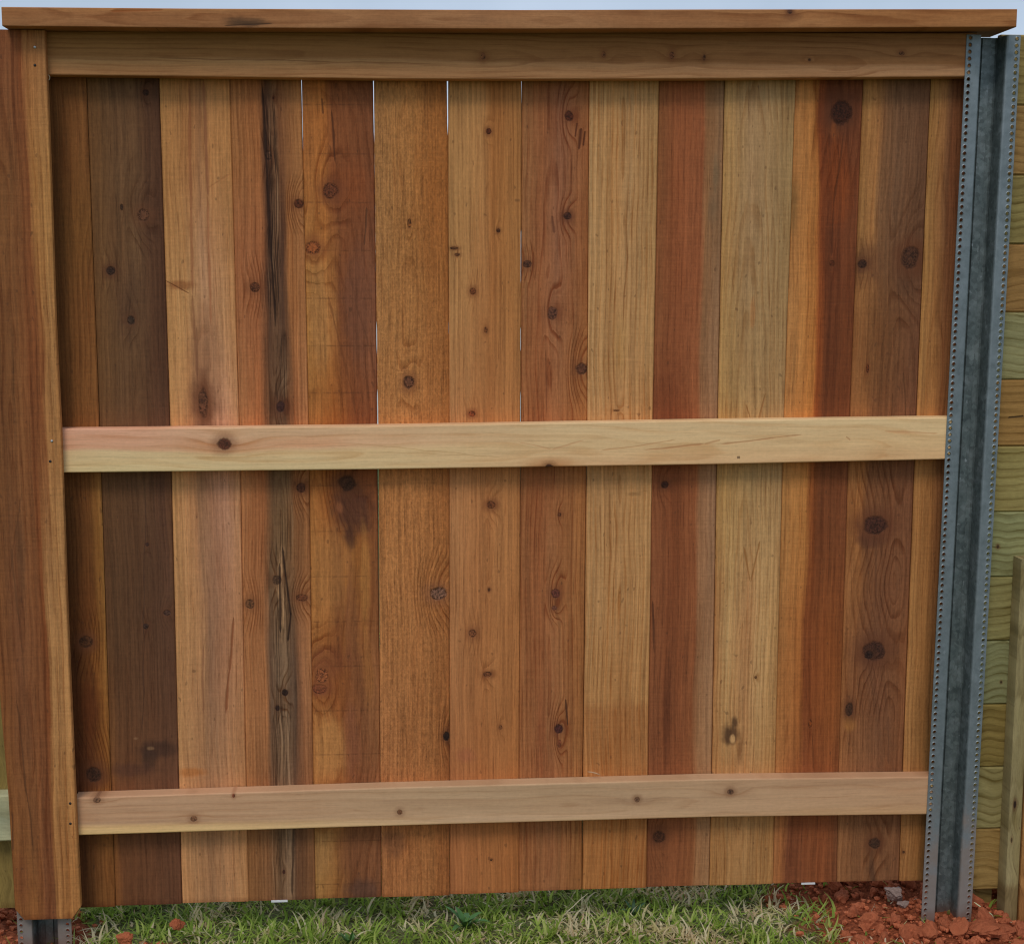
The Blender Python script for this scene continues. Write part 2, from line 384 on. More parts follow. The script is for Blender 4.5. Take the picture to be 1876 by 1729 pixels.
# ------------------------------------------------------------------ picket materials
D_ = (38, 22, 14)
picks = [
 # name of look, ramps, options
 dict(label='narrow ochre brown picket with a golden streak beside the cover board',
  ramps=[(.1, [(0,(90,54,28)),(.5,(104,66,32)),(1,(122,78,38))]), (.45, [(0,(84,48,22)),(.45,(100,60,26)),(.8,(128,82,36)),(1,(138,92,44))]),
         (.8, [(0,(90,54,24)),(.6,(98,60,26)),(.85,(126,84,38)),(1,(150,106,54))]), (1.05, [(0,(104,66,32)),(.5,(108,68,32)),(1,(118,76,38))])],
  knots=[(158,1175,13,13,(70,42,24),.9),(172,1418,16,16,(58,36,24),.9)],
  stains=[(165,1300,22,60,(84,42,16),.8,.6),(130,1500,25,70,(80,46,20),.5,.6),(160,1400,34,45,(84,44,20),.7,.6),(150,1120,28,60,(96,54,22),.5,.6),(150,420,30,90,(100,66,26),.4,.8)],
  ac=1.2, k=.05, gs=.45, fuzz=.14),
 dict(label='darkest chocolate brown picket with small knots',
  ramps=[(.2, [(0,(114,72,37)),(.1,(96,60,35)),(1,(90,58,39))]), (.7, [(0,(86,58,35)),(.5,(84,57,37)),(.9,(82,54,37)),(1,(96,64,41))]), (1.3, [(0,(100,68,37)),(.35,(94,66,41)),(.6,(98,70,45)),(.8,(82,54,35)),(1,(76,48,31))])],
  knots=[(203,497,9,9,(48,32,24),.8),(240,587,8,9,(52,38,28),.6),(262,395,12,12,(84,54,36),.4),(267,170,6,6,(54,32,22),.5),(223,380,3,6,(56,36,24),.3),(270,997,4,4,(60,40,32),.4),(306,1122,8,6,(70,48,38),.4),(267,1147,6,6,(56,38,30),.5)],
  stains=[(290,1372,34,16,(56,36,26),.75,.5),(275,1390,14,18,(54,36,26),.7,.5),(248,1352,4,2,(124,94,66),.5,.6),(277,1370,6,3,(130,98,68),.5,.6),(245,1410,40,12,(70,44,32),.6,.6),(240,560,20,60,(72,48,34),.4,.7),(224,1700,6,18,(60,36,26),.6,.6)],
  cracks=[(266,900,262,1350,2,(58,38,28),.006,.5)],
  ac=.62, k=.03, gs=.32, fuzz=.13, gcol=(.6,.5,.42)),
 dict(label='light pinkish tan picket with a forked reddish streak',
  ramps=[(.2, [(0,(168,122,80)),(.4,(142,104,72)),(.7,(162,118,80)),(1,(160,114,72))]), (.6, [(0,(166,122,78)),(.35,(158,114,76)),(.5,(136,100,74)),(.7,(150,106,76)),(1,(164,114,76))]),
         (.95, [(0,(168,124,78)),(.35,(172,122,82)),(.5,(150,106,78)),(.8,(172,126,98)),(1,(168,122,84))]),
         (1.3, [(0,(168,122,74)),(.3,(170,126,80)),(.55,(166,124,90)),(1,(166,118,74))]), (1.6, [(0,(160,114,66)),(.4,(150,102,60)),(.55,(138,96,62)),(.7,(164,116,70)),(1,(160,112,66))])],
  knots=[(372,738,10,30,(86,54,36),.9)],
  stains=[(372,640,26,70,(128,88,60),.6,.7),(372,740,24,44,(100,64,44),.8,.7),(330,522,24,8,(120,70,36),.7,.5),(372,900,14,60,(128,92,64),.6,.8),(375,1000,12,90,(140,102,74),.6,.8),(350,1415,26,8,(150,92,44),.7,.5)],
  cracks=[(346,145,352,540,5,(120,70,42),.002,.6),(352,540,362,700,4,(110,68,44),.002,.5),(372,145,381,360,6,(112,66,44),.002,.6),(380,345,422,318,5,(132,80,48),.001,.35),(380,360,386,600,4,(140,86,54),.002,.6),(302,514,346,538,4,(100,56,28),.001,.7),(428,1130,414,1310,4,(112,62,34),.004,.8),(372,1180,372,1310,3,(110,70,46),.003,.6),(360,600,362,690,3,(110,74,50),.003,.6)],
  ac=.5, k=.02, gs=.28, fuzz=.12, gcol=(.66,.52,.42)),
 dict(label='orange brown picket with a split grey heartwood core running its length',
  ramps=[(.15, [(0,(128,86,50)),(.3,(118,80,50)),(.5,(104,76,52)),(.62,(134,106,80)),(.72,(92,62,42)),(1,(124,84,52))]), (.5, [(0,(156,104,64)),(.3,(150,100,62)),(.38,(92,68,50)),(.6,(118,92,68)),(.74,(86,64,48)),(.85,(138,92,60)),(1,(150,100,62))]),
         (.85, [(0,(150,98,60)),(.3,(142,90,54)),(.42,(98,72,48)),(.6,(112,84,56)),(.8,(120,80,48)),(1,(140,92,54))]),
         (1.05, [(0,(158,106,66)),(.3,(150,92,54)),(.45,(96,66,44)),(.7,(92,68,48)),(.82,(146,94,58)),(1,(158,106,66))]),
         (1.35, [(0,(150,96,60)),(.35,(142,88,54)),(.48,(70,46,32)),(.56,(112,80,56)),(.68,(76,50,36)),(.78,(150,98,56)),(1,(160,110,68))]),
         (1.6, [(0,(142,94,54)),(.36,(146,92,52)),(.48,(78,50,34)),(.58,(104,72,48)),(.66,(112,72,44)),(1,(154,104,60))])],
  knots=[(467,527,10,10,(84,48,28),.6),(514,745,9,12,(50,30,26),.7),(547,374,10,9,(78,40,22),.6),(552,893,9,10,(70,40,26),.6),(492,285,7,10,(84,58,42),.6),(508,1062,9,10,(80,56,38),.6),(458,1106,10,10,(96,62,38),.6),(553,1095,12,8,(88,50,30),.6),(523,1268,7,8,(36,22,18),.4),(509,1296,6,7,(36,22,18),.4),(502,180,3,4,(90,46,24),.3),(520,1596,3,5,(70,36,26),.4)],
  stains=[(495,420,8,150,(78,52,36),.5,.6),(518,1085,5,78,(160,122,86),.85,.35)],
  cracks=[(480,150,505,600,5,D_,.003),(512,1030,514,1160,4,D_,.001),(517,1000,533,1130,4,D_,.001),(533,1120,527,1175,3.5,D_,.002),(538,1500,536,1640,4,D_,.003,.7)],
  cores=[(492,140,506,615,12,.8),(516,600,520,740,12,.5),(518,880,516,1660,17,.45)],
  ac=.55, k=.0, d0=.004, gs=.4, fuzz=.13, freq=260),
 dict(label='golden and purplish brown swirled picket with large burls and saw lines',
  ramps=[(.1, [(0,(146,106,58)),(.35,(134,90,48)),(.6,(112,70,42)),(1,(118,74,46))]), (.45, [(0,(150,96,50)),(.4,(128,76,38)),(.7,(118,74,44)),(1,(134,86,50))]),
         (.75, [(0,(156,104,54)),(.25,(146,92,46)),(.4,(112,66,36)),(.6,(152,98,46)),(.8,(132,80,40)),(1,(110,68,38))]),
         (1.0, [(0,(150,96,48)),(.4,(142,84,38)),(.7,(120,66,34)),(1,(124,70,38))]), (1.25, [(0,(160,112,58)),(.35,(150,96,48)),(.5,(116,68,38)),(1,(116,72,48))]),
         (1.6, [(0,(148,92,46)),(.3,(156,96,46)),(.42,(120,70,38)),(1,(108,64,38))])],
  knots=[(606,350,15,15,(92,50,30),.8),(573,454,15,14,(120,66,34),.7),(636,884,18,16,(58,36,24),.8),(586,1262,15,10,(110,58,36),.7),(590,1238,14,16,(128,74,42),.7)],
  stains=[(645,345,30,40,(120,64,32),.6,.8),(588,580,22,90,(152,106,60),.7,.5),(655,560,26,90,(102,62,42),.75,.5),(652,935,34,46,(72,42,28),.9,.5),(640,985,10,20,(66,38,26),.9,.5),(630,930,7,10,(120,72,44),.7,.4),(600,1370,30,62,(156,108,60),.75,.4),(600,1210,34,28,(104,58,34),.6,.6),(606,1050,32,80,(150,102,56),.6,.6),(668,1060,9,80,(156,106,54),.6,.5),(672,1230,9,60,(146,94,48),.5,.6),(645,1150,14,120,(104,62,38),.6,.6),(640,1360,14,70,(118,72,48),.6,.6),(590,1560,26,40,(146,106,62),.7,.5),(670,1630,30,24,(78,52,40),.8,.6),(640,1565,22,40,(108,66,40),.6,.6)],
  cracks=[(608,200,614,300,3,(60,32,18),.003,.8),(590,180,592,210,3,(60,32,18),.002,.7),(600,540,655,760,3,(96,54,28),.006,.5),(672,380,668,450,3,(70,44,28),.003,.7),(640,500,690,700,3,(84,50,32),.006,.4)],
  ac=.1, k=.16, gs=.38, fuzz=.16, freq=150, sawlines=(460,85.5,.42), wander=.012),
 dict(label='even orange tan rough sawn picket with two round knots',
  ramps=[(.2, [(0,(150,98,58)),(.7,(146,94,52)),(1,(128,78,40))]), (.9, [(0,(158,106,60)),(.5,(160,106,60)),(1,(146,92,48))]), (1.5, [(0,(150,106,62)),(.5,(154,104,56)),(1,(138,84,38))])],
  knots=[(748,700,11,13,(92,58,40),.6),(803,1087,18,14,(116,82,64),.6),(750,410,4,9,(120,72,36),.4),(818,1348,7,10,(28,18,14),.6)],
  stains=[(718,1545,24,28,(108,68,42),.7,.4),(790,350,26,120,(146,88,40),.5,.8)],
  ac=.45, k=.03, l0=.9, gs=.3, fuzz=.26, saw=.1, freq=190, bump=.9),
 dict(label='tan picket sprinkled with pin knots',
  ramps=[(.1, [(0,(146,92,54)),(.5,(150,96,54)),(1,(144,90,48))]), (.9, [(0,(164,114,72)),(.55,(152,100,58)),(.65,(160,108,64)),(1,(154,102,58))]), (1.5, [(0,(158,116,70)),(.5,(160,114,68)),(.6,(148,96,50)),(1,(152,104,58))])],
  knots=[(895,241,5,6,(74,34,18),.8),(913,423,4,4,(70,38,20),.7),(866,534,6,7,(98,54,28),.7),(890,605,4,6,(100,58,30),.6),(865,758,7,6,(116,58,32),.7),(900,925,9,8,(98,56,32),.8),(896,1080,3,4,(70,40,22),.6),(866,1160,8,9,(110,66,40),.7),(893,1235,9,6,(104,60,34),.7),(917,1332,4,5,(108,66,38),.5),(832,455,8,3,(84,50,28),.6),(838,467,6,3,(90,54,30),.5),(900,1574,3,3,(90,54,30),.5)],
  stains=[(855,1383,16,12,(140,84,54),.7,.6),(885,560,20,200,(146,92,50),.4,.9),(893,280,8,50,(140,92,50),.5,.7)],
  ac=.55, k=.004, gs=.22, fuzz=.11, saw=.06),
 dict(label='reddish picket with brown knots and short dark gashes',
  ramps=[(.1, [(0,(138,88,51)),(.5,(132,86,53)),(1,(136,90,49))]), (.9, [(0,(140,90,53)),(.3,(136,82,47)),(.5,(144,94,57)),(1,(146,96,53))]), (1.5, [(0,(138,94,57)),(.3,(140,88,53)),(.55,(132,86,59)),(1,(142,90,51))])],
  knots=[(1043,213,9,10,(70,34,22),.5),(1040,396,8,7,(64,36,26),.7),(966,484,9,7,(74,44,30),.5),(1012,574,10,13,(84,52,38),.5),(1066,676,12,13,(74,44,30),.5),(1018,1087,9,11,(84,46,36),.5),(1016,1114,6,5,(90,54,40),.5),(1024,1335,9,10,(66,34,32),.5),(1025,943,4,5,(80,46,28),.5),(1025,1362,5,9,(96,52,32),.4)],
  stains=[(1040,400,14,16,(110,62,38),.5,.6),(990,1350,8,80,(120,62,34),.4,.7)],
  cracks=[(1065,235,1061,275,4,(70,34,18),.001),(1072,240,1069,268,3,(70,34,18),.001),(1058,225,1054,252,3,(80,40,22),.001),(1012,395,1016,428,3,(80,44,30),.002,.7),(1036,1280,1040,1330,3,(60,32,20),.002),(1000,640,1002,760,2,(96,52,30),.002,.6)],
  ac=.45, k=.025, gs=.5, fuzz=.13, freq=200, gcol=(.58,.4,.3)),
 dict(label='pale straw yellow picket with long parallel grain',
  ramps=[(.1, [(0,(160,112,64)),(.5,(154,106,58)),(1,(154,108,62))]), (.9, [(0,(168,128,84)),(.5,(160,119,76)),(1,(166,125,80))]), (1.5, [(0,(168,130,86)),(.35,(162,121,76)),(.6,(166,127,84)),(1,(156,118,74))])],
  knots=[(1130,752,7,2,(110,72,40),.3)],
  stains=[(1140,630,12,50,(150,112,62),.4,.8),(1160,905,10,3,(90,62,34),.4,.8)],
  cracks=[(1150,470,1140,610,2.5,(120,72,30),.004,.6),(1152,905,1190,898,2,(70,46,24),.0005,.4)],
  ac=.5, k=.012, d0=.0, gs=.55, fuzz=.11, freq=190, gcol=(.62,.44,.26), water=(1130,1292,(.86,.76,.72))),
 dict(label='red brown picket with a pale grey tan strip down its right side',
  ramps=[(.1,[(0,(112,66,38)),(.5,(122,72,42)),(.72,(124,76,44)),(.78,(138,98,64)),(1,(144,106,72))]), (.9,[(0,(124,74,44)),(.35,(114,64,36)),(.68,(132,78,46)),(.74,(134,94,63)),(1,(140,104,75))]), (1.5,[(0,(120,74,42)),(.3,(132,76,44)),(.68,(136,80,48)),(.75,(130,92,59)),(1,(128,96,67))])],
  knots=[(1218,888,8,8,(56,32,22),.6),(1207,1533,14,14,(66,38,24),.9)],
  stains=[(1218,760,30,90,(98,48,24),.6,.8),(1310,320,6,30,(96,80,58),.6,.6),(1306,380,8,30,(90,74,54),.5,.7),(1224,1300,8,90,(84,44,24),.7,.7),(1215,1580,34,40,(112,66,38),.5,.7)],
  cracks=[(1196,1100,1199,1200,3,(50,26,16),.002,.7)],
  ac=-.2, k=.01, gs=.25, fuzz=.13, saw=.16, freq=160),
 dict(label='grey tan picket with arched grain and a dark chewed spot near its foot',
  ramps=[(.1, [(0,(149,106,62)),(.5,(149,110,68)),(1,(147,106,62))]), (.6, [(0,(149,102,60)),(.2,(171,136,90)),(.5,(163,118,76)),(.7,(175,138,92)),(1,(159,118,72))]), (.95, [(0,(161,124,74)),(.5,(151,120,78)),(1,(153,120,80))]), (1.5, [(0,(159,122,74)),(.4,(149,118,82)),(1,(145,116,76))])],
  knots=[(1384,1240,3,3,(90,60,34),.3)],
  stains=[(1381,575,6,26,(148,98,54),.6,.4),(1336,1345,15,18,(60,38,24),.85,.5),(1344,1322,6,12,(54,34,22),.8,.5),(1340,1352,5,8,(176,136,90),.8,.4),(1354,1372,5,26,(100,66,38),.5,.6),(1312,430,10,80,(128,104,66),.5,.7)],
  cracks=[(1446,500,1446,1000,2,(80,54,32),.003,.4),(1366,740,1382,790,2.5,(124,82,42),.001,.7),(1402,720,1384,790,2.5,(124,82,42),.001,.7),(1362,1000,1374,1066,2.5,(130,84,40),.001,.7),(1392,990,1375,1066,2.5,(130,84,40),.001,.7)],
  ac=.42, k=.05, l0=.75, gs=.42, fuzz=.12, saw=.12, freq=230, gcol=(.6,.44,.28)),
 dict(label='two tone picket, golden yellow on the left and dark rust brown on the right',
  ramps=[(.1,[(0,(148,100,60)),(.12,(144,90,50)),(.22,(106,60,36)),(.6,(116,66,36)),(.8,(126,72,40)),(1,(104,62,36))]), (.5,[(0,(156,105,58)),(.35,(148,90,44)),(.43,(116,62,30)),(.8,(126,70,32)),(1,(120,68,32))]), (.9,[(0,(158,111,62)),(.36,(164,109,56)),(.44,(136,76,36)),(.54,(104,58,30)),(1,(112,64,36))]), (1.15,[(0,(164,115,66)),(.4,(168,108,52)),(.47,(138,72,32)),(.58,(92,48,24)),(1,(106,58,30))]), (1.5,[(0,(156,107,60)),(.38,(160,104,52)),(.45,(124,64,30)),(.6,(96,50,26)),(1,(106,58,32))])],
  knots=[(1540,207,23,24,(52,26,16),.98),(1524,483,6,7,(70,34,16),.6),(1484,1325,4,10,(110,56,22),.5)],
  stains=[(1540,238,12,14,(150,84,40),.5,.7),(1450,380,14,40,(104,78,42),.6,.8),(1540,330,22,70,(120,58,22),.6,.6)],
  cracks=[(1545,240,1528,380,3,(66,34,16),.004,.6),(1528,380,1522,470,3,(60,30,14),.003,.5),(1487,1340,1490,1410,3,(80,40,16),.003,.6)],
  ac=1.1, k=.02, gs=.3, fuzz=.13, saw=.16, freq=120, wander=.005),
 dict(label='dull brown picket with the biggest whorled knots',
  ramps=[(.1, [(0,(136,92,56)),(.3,(118,80,50)),(1,(106,70,44))]), (.5, [(0,(146,96,56)),(.14,(120,76,44)),(.6,(108,70,46)),(1,(118,74,44))]), (.9, [(0,(134,88,50)),(.22,(150,98,54)),(.35,(112,72,44)),(1,(108,68,44))]), (1.2, [(0,(130,84,46)),(.4,(108,70,40)),(1,(100,64,42))]), (1.5, [(0,(138,98,54)),(.25,(150,104,60)),(.36,(120,84,54)),(.55,(106,74,50)),(1,(96,64,42))])],
  knots=[(1668,472,19,23,(66,40,26),.95),(1580,484,10,9,(50,30,20),.8),(1604,962,26,20,(64,36,26),.95),(1602,1193,24,22,(60,36,26),.95),(1556,1300,8,16,(58,36,24),.9),(1603,1545,13,13,(58,38,26),.9),(1590,675,3,9,(90,44,20),.5),(1592,1200,9,9,(44,28,22),.4)],
  stains=[(1590,480,26,34,(84,52,34),.6,.7),(1600,990,24,14,(74,44,30),.7,.6),(1558,1325,10,14,(150,100,50),.6,.6),(1603,1600,5,50,(64,42,28),.7,.7),(1668,515,20,30,(78,50,32),.6,.7)],
  cracks=[(1636,720,1634,770,2,(76,46,26),.002,.7),(1655,680,1660,770,2,(76,46,26),.003,.7),(1628,1310,1628,1400,3,(76,48,32),.003,.5),(1606,985,1604,1120,3,(84,52,34),.003,.5)],
  ac=.75, k=.04, gs=.30, fuzz=.14, freq=170),
 dict(label='narrow orange tan picket beside the steel post',
  ramps=[(.2, [(0,(150,106,61)),(.7,(130,90,49)),(1,(104,74,39))]), (1.0, [(0,(154,108,61)),(.7,(148,100,55)),(1,(118,76,43))]), (1.5, [(0,(150,110,61)),(.6,(142,98,57)),(.85,(114,76,47)),(1,(108,66,39))])],
  knots=[(1655,1560,3,3,(80,50,30),.4)], ac=.7, k=.01, gs=.35, fuzz=.12),
]
seamX_top = [158,291,421,552,684,820,956,1080,1208,1328,1458,1582,1706]
seamX_770 = [182,311,438.5,565,692,823,954,1076,1196,1315,1436,1557,1679]
seamX_1420 = [203,327,451,573.5,697,824,951,1068,1187,1304,1420,1537,1654]
seamX_1600 = [210,332,455,577,699,824,951,1067,1185,1300,1417,1534,1648]
def seam_fn(i):
    P = [at(x, y, 0) for x, y in ((seamX_top[i],150),(seamX_770[i],770),(seamX_1420[i],1420),(seamX_1600[i],1600))]
    return sorted([(p.z, p.x) for p in P])
SEAM = [seam_fn(i) for i in range(13)]
# gap width in mm against photograph height
GAPS = {3:[(145,1.5),(245,1.2),(300,.3),(1650,.3)], 4:[(145,1.6),(240,1.3),(262,.15),(592,.15),(600,1.9),(636,1.9),(646,.15),(714,.15),(722,2.2),(770,2.2),(865,2.3),(1000,1.6),(1180,.8),(1200,.2),(1650,.5)],
        5:[(145,2.6),(225,2.2),(250,.2),(592,.2),(600,1.2),(612,.2),(1650,.5)], 6:[(145,1.6),(200,1.0),(230,.15),(415,.15),(425,1.9),(515,1.7),(525,.15),(598,.15),(604,1.9),(640,1.9),(646,.15),(715,.15),(722,2.0),(768,2.0),(865,1.3),(960,.5),(1100,.6),(1300,.4),(1650,.5)],
        7:[(145,.3),(840,.3),(865,1.6),(900,.8),(1000,.4),(1100,1.2),(1400,.9),(1500,1.7),(1650,1.2)]}
def zpix(py): return at(938, py, 0).z
def gap(i, z):
    g = GAPS.get(i)
    if not g: return .0005
    return interp(sorted([(zpix(a), b) for a, b in g]), z)*.001
BOT = [(60,1664),(150,1661),(205,1658),(330,1655),(455,1650),(577,1645),(690,1643),(824,1638),(1000,1631),(1185,1624),(1300,1621),(1417,1617),(1534,1615),(1650,1612),(1720,1611)]

fence = empty('wooden_fence', (0, 0, 0), 'tall cedar fence panel of upright mixed brown pickets with three rails and steel posts', 'fence')

def bevel_section(xl, xr, y0, y1, b=.0013):
    return [(xl, y0+b), (xl+b, y0), (xr-b, y0), (xr, y0+b), (xr, y1), (xl, y1)]

for i, pk in enumerate(picks):
    r_ = random.Random(100+i)
    cup = r_.uniform(-1.2, 1.2)
    zt = 1.795
    fl = (lambda z: -.083) if i == 0 else (lambda z, i=i: interp(SEAM[i-1], z)+gap(i-1, z)/2)
    fr_ = (lambda z: 1.7225+.0101*z) if i == 13 else (lambda z, i=i: interp(SEAM[i], z)-gap(i, z)/2)
    xm = (fl(.05)+fr_(.05))/2
    # find the pixel column of this picket's foot for the height of its lower end
    ppx = 110 if i == 0 else (1690 if i == 13 else (seamX_1600[i-1]+seamX_1600[i])/2)
    zb = at(ppx, interp(BOT, ppx), 0).z
    rings = []
    N = 180
    for q in range(N+1):
        z = zb+(zt-zb)*q/N
        ja, jb = (r_.random()-.5)*.0003, (r_.random()-.5)*.0003
        xl, xr = fl(z)+abs(ja), fr_(z)-abs(jb)
        yo = -.0004*math.sin(z*2+i)+((i*37) % 5)*.0008-.0016
        rings.append([Vector((x, y, z+(r_.random()-.5)*.0008*(q == 0))) for x, y in ([(xl, yo+.0022), (xl+.0020, yo+.0002), (xl+.035, yo-.0006*cup), ((xl+xr)/2, yo-.001*cup), (xr-.035, yo-.0006*cup), (xr-.0020, yo+.0002), (xr, yo+.0022), (xr, yo+.016), (xl, yo+.016)] if i != 13 and i != 0 else bevel_section(xl, xr, yo, yo+.016, .002))])
    V, Fc = loft(rings)
    opts = {k: v for k, v in pk.items() if k not in ('label', 'ramps')}
    a0, a1 = fl(.9), fr_(.9)
    if i == 0: a0 = -.066
    if i == 13: a1 = 1.705
    mt = wood('cedar_'+str(i), a0, a1, pk['ramps'], seed=i+1, **opts)
    o = mesh_obj('picket', V, Fc, mt, fence)
    o['label'] = pk['label']
    pk['obj'] = o

# ------------------------------------------------------------------ rails, cap and cover board
TONE[:] = [.985, .985, .935]
def long_board(name, top, bot, Yf, depth, mat, label, parent, r=.003, N=40, ext=(0, 0)):
    """horizontal board: top and bottom front edges as pixel polylines on the plane Yf"""
    tp = [at(x, y, Yf) for x, y in top]; bp = [at(x, y, Yf) for x, y in bot]
    tz = [(p.x, p.z) for p in tp]; bz = [(p.x, p.z) for p in bp]
    x0, x1 = min(tz[0][0], bz[0][0])+ext[0], max(tz[-1][0], bz[-1][0])+ext[1]
    rings = []
    for q in range(N+1):
        x = x0+(x1-x0)*q/N
        zt, zb = interp(tz, x), interp(bz, x)
        sec = []
        for (cy, cz, a_) in ((Yf+r, zb+r, 180), (Yf+r, zt-r, 90), (Yf+depth-r, zt-r, 0), (Yf+depth-r, zb+r, 270)):
            for s_ in (90, 60, 30, 0):
                an = R(a_+s_)
                sec.append(Vector((x, cy+math.cos(an)*r, cz+math.sin(an)*r)))
        rings.append(sec)
    V, Fc = loft(rings)
    o = mesh_obj(name, V, Fc, mat, parent)
    if label: o['label'] = label
    return o

def zr(px, py, Y): return at(px, py, Y).z
YR = -.038
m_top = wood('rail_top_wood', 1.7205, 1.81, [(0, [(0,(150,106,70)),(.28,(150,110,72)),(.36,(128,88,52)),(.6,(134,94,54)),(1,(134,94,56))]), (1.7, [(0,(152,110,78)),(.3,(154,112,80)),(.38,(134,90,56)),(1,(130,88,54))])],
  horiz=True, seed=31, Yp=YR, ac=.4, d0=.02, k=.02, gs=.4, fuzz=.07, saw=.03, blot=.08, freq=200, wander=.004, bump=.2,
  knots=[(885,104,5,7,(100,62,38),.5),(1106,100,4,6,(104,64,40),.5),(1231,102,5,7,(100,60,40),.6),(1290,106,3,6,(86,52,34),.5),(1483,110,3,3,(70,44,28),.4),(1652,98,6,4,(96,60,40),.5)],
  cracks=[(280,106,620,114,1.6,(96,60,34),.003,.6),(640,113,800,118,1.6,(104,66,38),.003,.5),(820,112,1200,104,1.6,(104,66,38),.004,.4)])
m_mid = wood('rail_mid_wood', .958, 1.045, [(0, [(0,(202,166,127)),(.42,(200,162,126)),(.5,(192,142,116)),(1,(190,140,118))]), (.35, [(0,(202,167,130)),(.45,(196,160,123)),(.6,(190,147,118)),(1,(184,148,118))]), (1.0, [(0,(192,150,114)),(.5,(194,158,121)),(1,(196,160,125))]), (1.7, [(0,(193,150,113)),(.5,(196,156,118)),(1,(197,160,123))])],
  horiz=True, seed=33, Yp=YR, ac=.35, d0=.02, k=.05, l0=.8, gs=.40, fuzz=.05, saw=.02, blot=.05, freq=110, wander=.006, bump=.15, gcol=(.78,.62,.48),
  knots=[(411,813,14,12,(72,38,26),.6),(1006,855,9,6,(50,28,18),.6)],
  cracks=[(330,840,330,862,4,(150,110,70),.001,.4),(1180,824,1290,814,3,(150,98,64),.002,.7),(1290,814,1320,806,3,(158,108,72),.001,.6),(1320,814,1470,796,2.5,(150,100,66),.002,.7),(1550,800,1558,806,3,(150,100,66),.001,.6),(1100,826,1240,806,2,(160,112,76),.004,.6),(950,810,1010,824,2,(170,122,88),.003,.6),(1010,824,1070,806,2,(170,122,88),.003,.6),(1620,790,1720,794,3,(170,120,84),.003,.6),(1350,838,1356,838,4,(60,40,26),.0001,.8),(640,812,920,838,1.6,(160,124,86),.006,.5),(700,828,900,836,1.4,(160,124,86),.003,.4)],
  stains=[(400,815,80,10,(170,118,84),.5,.9),(1010,850,40,8,(160,108,70),.6,.8),(560,808,60,8,(182,132,100),.6,.5)])
m_bot = wood('rail_bottom_wood', .213, .294, [(0, [(0,(196,158,112)),(.2,(190,154,112)),(.32,(166,130,104)),(1,(166,128,102))]), (.8, [(0,(184,148,112)),(.16,(168,136,110)),(.6,(160,130,104)),(1,(158,128,102))]), (1.7, [(0,(164,128,94)),(.3,(162,126,98)),(1,(160,124,98))])],
  horiz=True, seed=35, Yp=YR, ac=.5, d0=.015, k=.02, l0=.9, gs=.34, fuzz=.05, saw=.02, blot=.08, freq=120, wander=.004, bump=.15, gcol=(.72,.6,.5),
  knots=[(178,1465,8,6,(104,72,54),.5),(355,1499,7,6,(104,68,48),.5),(732,1487,6,6,(96,62,42),.5),(1167,1464,6,6,(90,62,46),.6),(1338,1450,7,6,(84,58,44),.6),(428,1457,3,4,(110,56,38),.6)],
  stains=[(1160,1464,60,8,(128,96,74),.4,.9),(1335,1452,40,10,(132,98,74),.4,.9),(780,1470,120,6,(142,110,86),.4,.8)],
  cracks=[(1450,1462,1560,1458,1.4,(150,108,78),.003,.5)])
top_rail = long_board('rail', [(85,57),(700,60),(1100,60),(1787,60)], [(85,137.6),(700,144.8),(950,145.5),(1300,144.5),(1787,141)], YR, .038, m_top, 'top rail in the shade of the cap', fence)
mid_rail = long_board('rail', [(112,786),(700,780),(1300,770),(1752,764)], [(112,866),(700,859.7),(1300,850.7),(1752,841)], YR, .038, m_mid, 'pale middle rail with one dark round knot', fence)
bot_rail = long_board('rail', [(140,1461),(700,1443),(1300,1427),(1721,1422.5)], [(140,1530),(700,1513),(1300,1496.5),(1721,1491.3)], YR, .038, m_bot, 'pinkish grey bottom rail with small knots', fence)

YC = -.092
m_cap = wood('cap_wood', 1.798, 1.838, [(0, [(0,(132,90,58)),(.6,(138,92,58)),(1,(154,106,66))]), (.8, [(0,(132,92,62)),(1,(144,100,68))]), (1.7, [(0,(134,92,58)),(1,(142,94,56))])],
  horiz=True, seed=41, Yp=YC, ac=.5, d0=.03, k=.01, gs=.5, fuzz=.10, saw=.04, blot=.25, freq=160, wander=.003, bump=.2,
  knots=[(1447,22,5,4,(70,42,30),.8)],
  stains=[(450,42,34,7,(52,38,26),.8,.6),(1450,28,14,10,(90,54,34),.5,.7),(880,34,20,10,(112,74,50),.4,.8)],
  cracks=[(200,21,300,19,3,(120,62,24),.001,.7),(410,47,500,44,2,D_,.001,.7)])
cap = long_board('cap_board', [(5,13),(350,16),(950,18.7),(1300,17.5),(1862,17)], [(4,48),(350,51.5),(950,53.5),(1300,52.5),(1862,50)], YC, .135, m_cap, None, fence, r=.002)

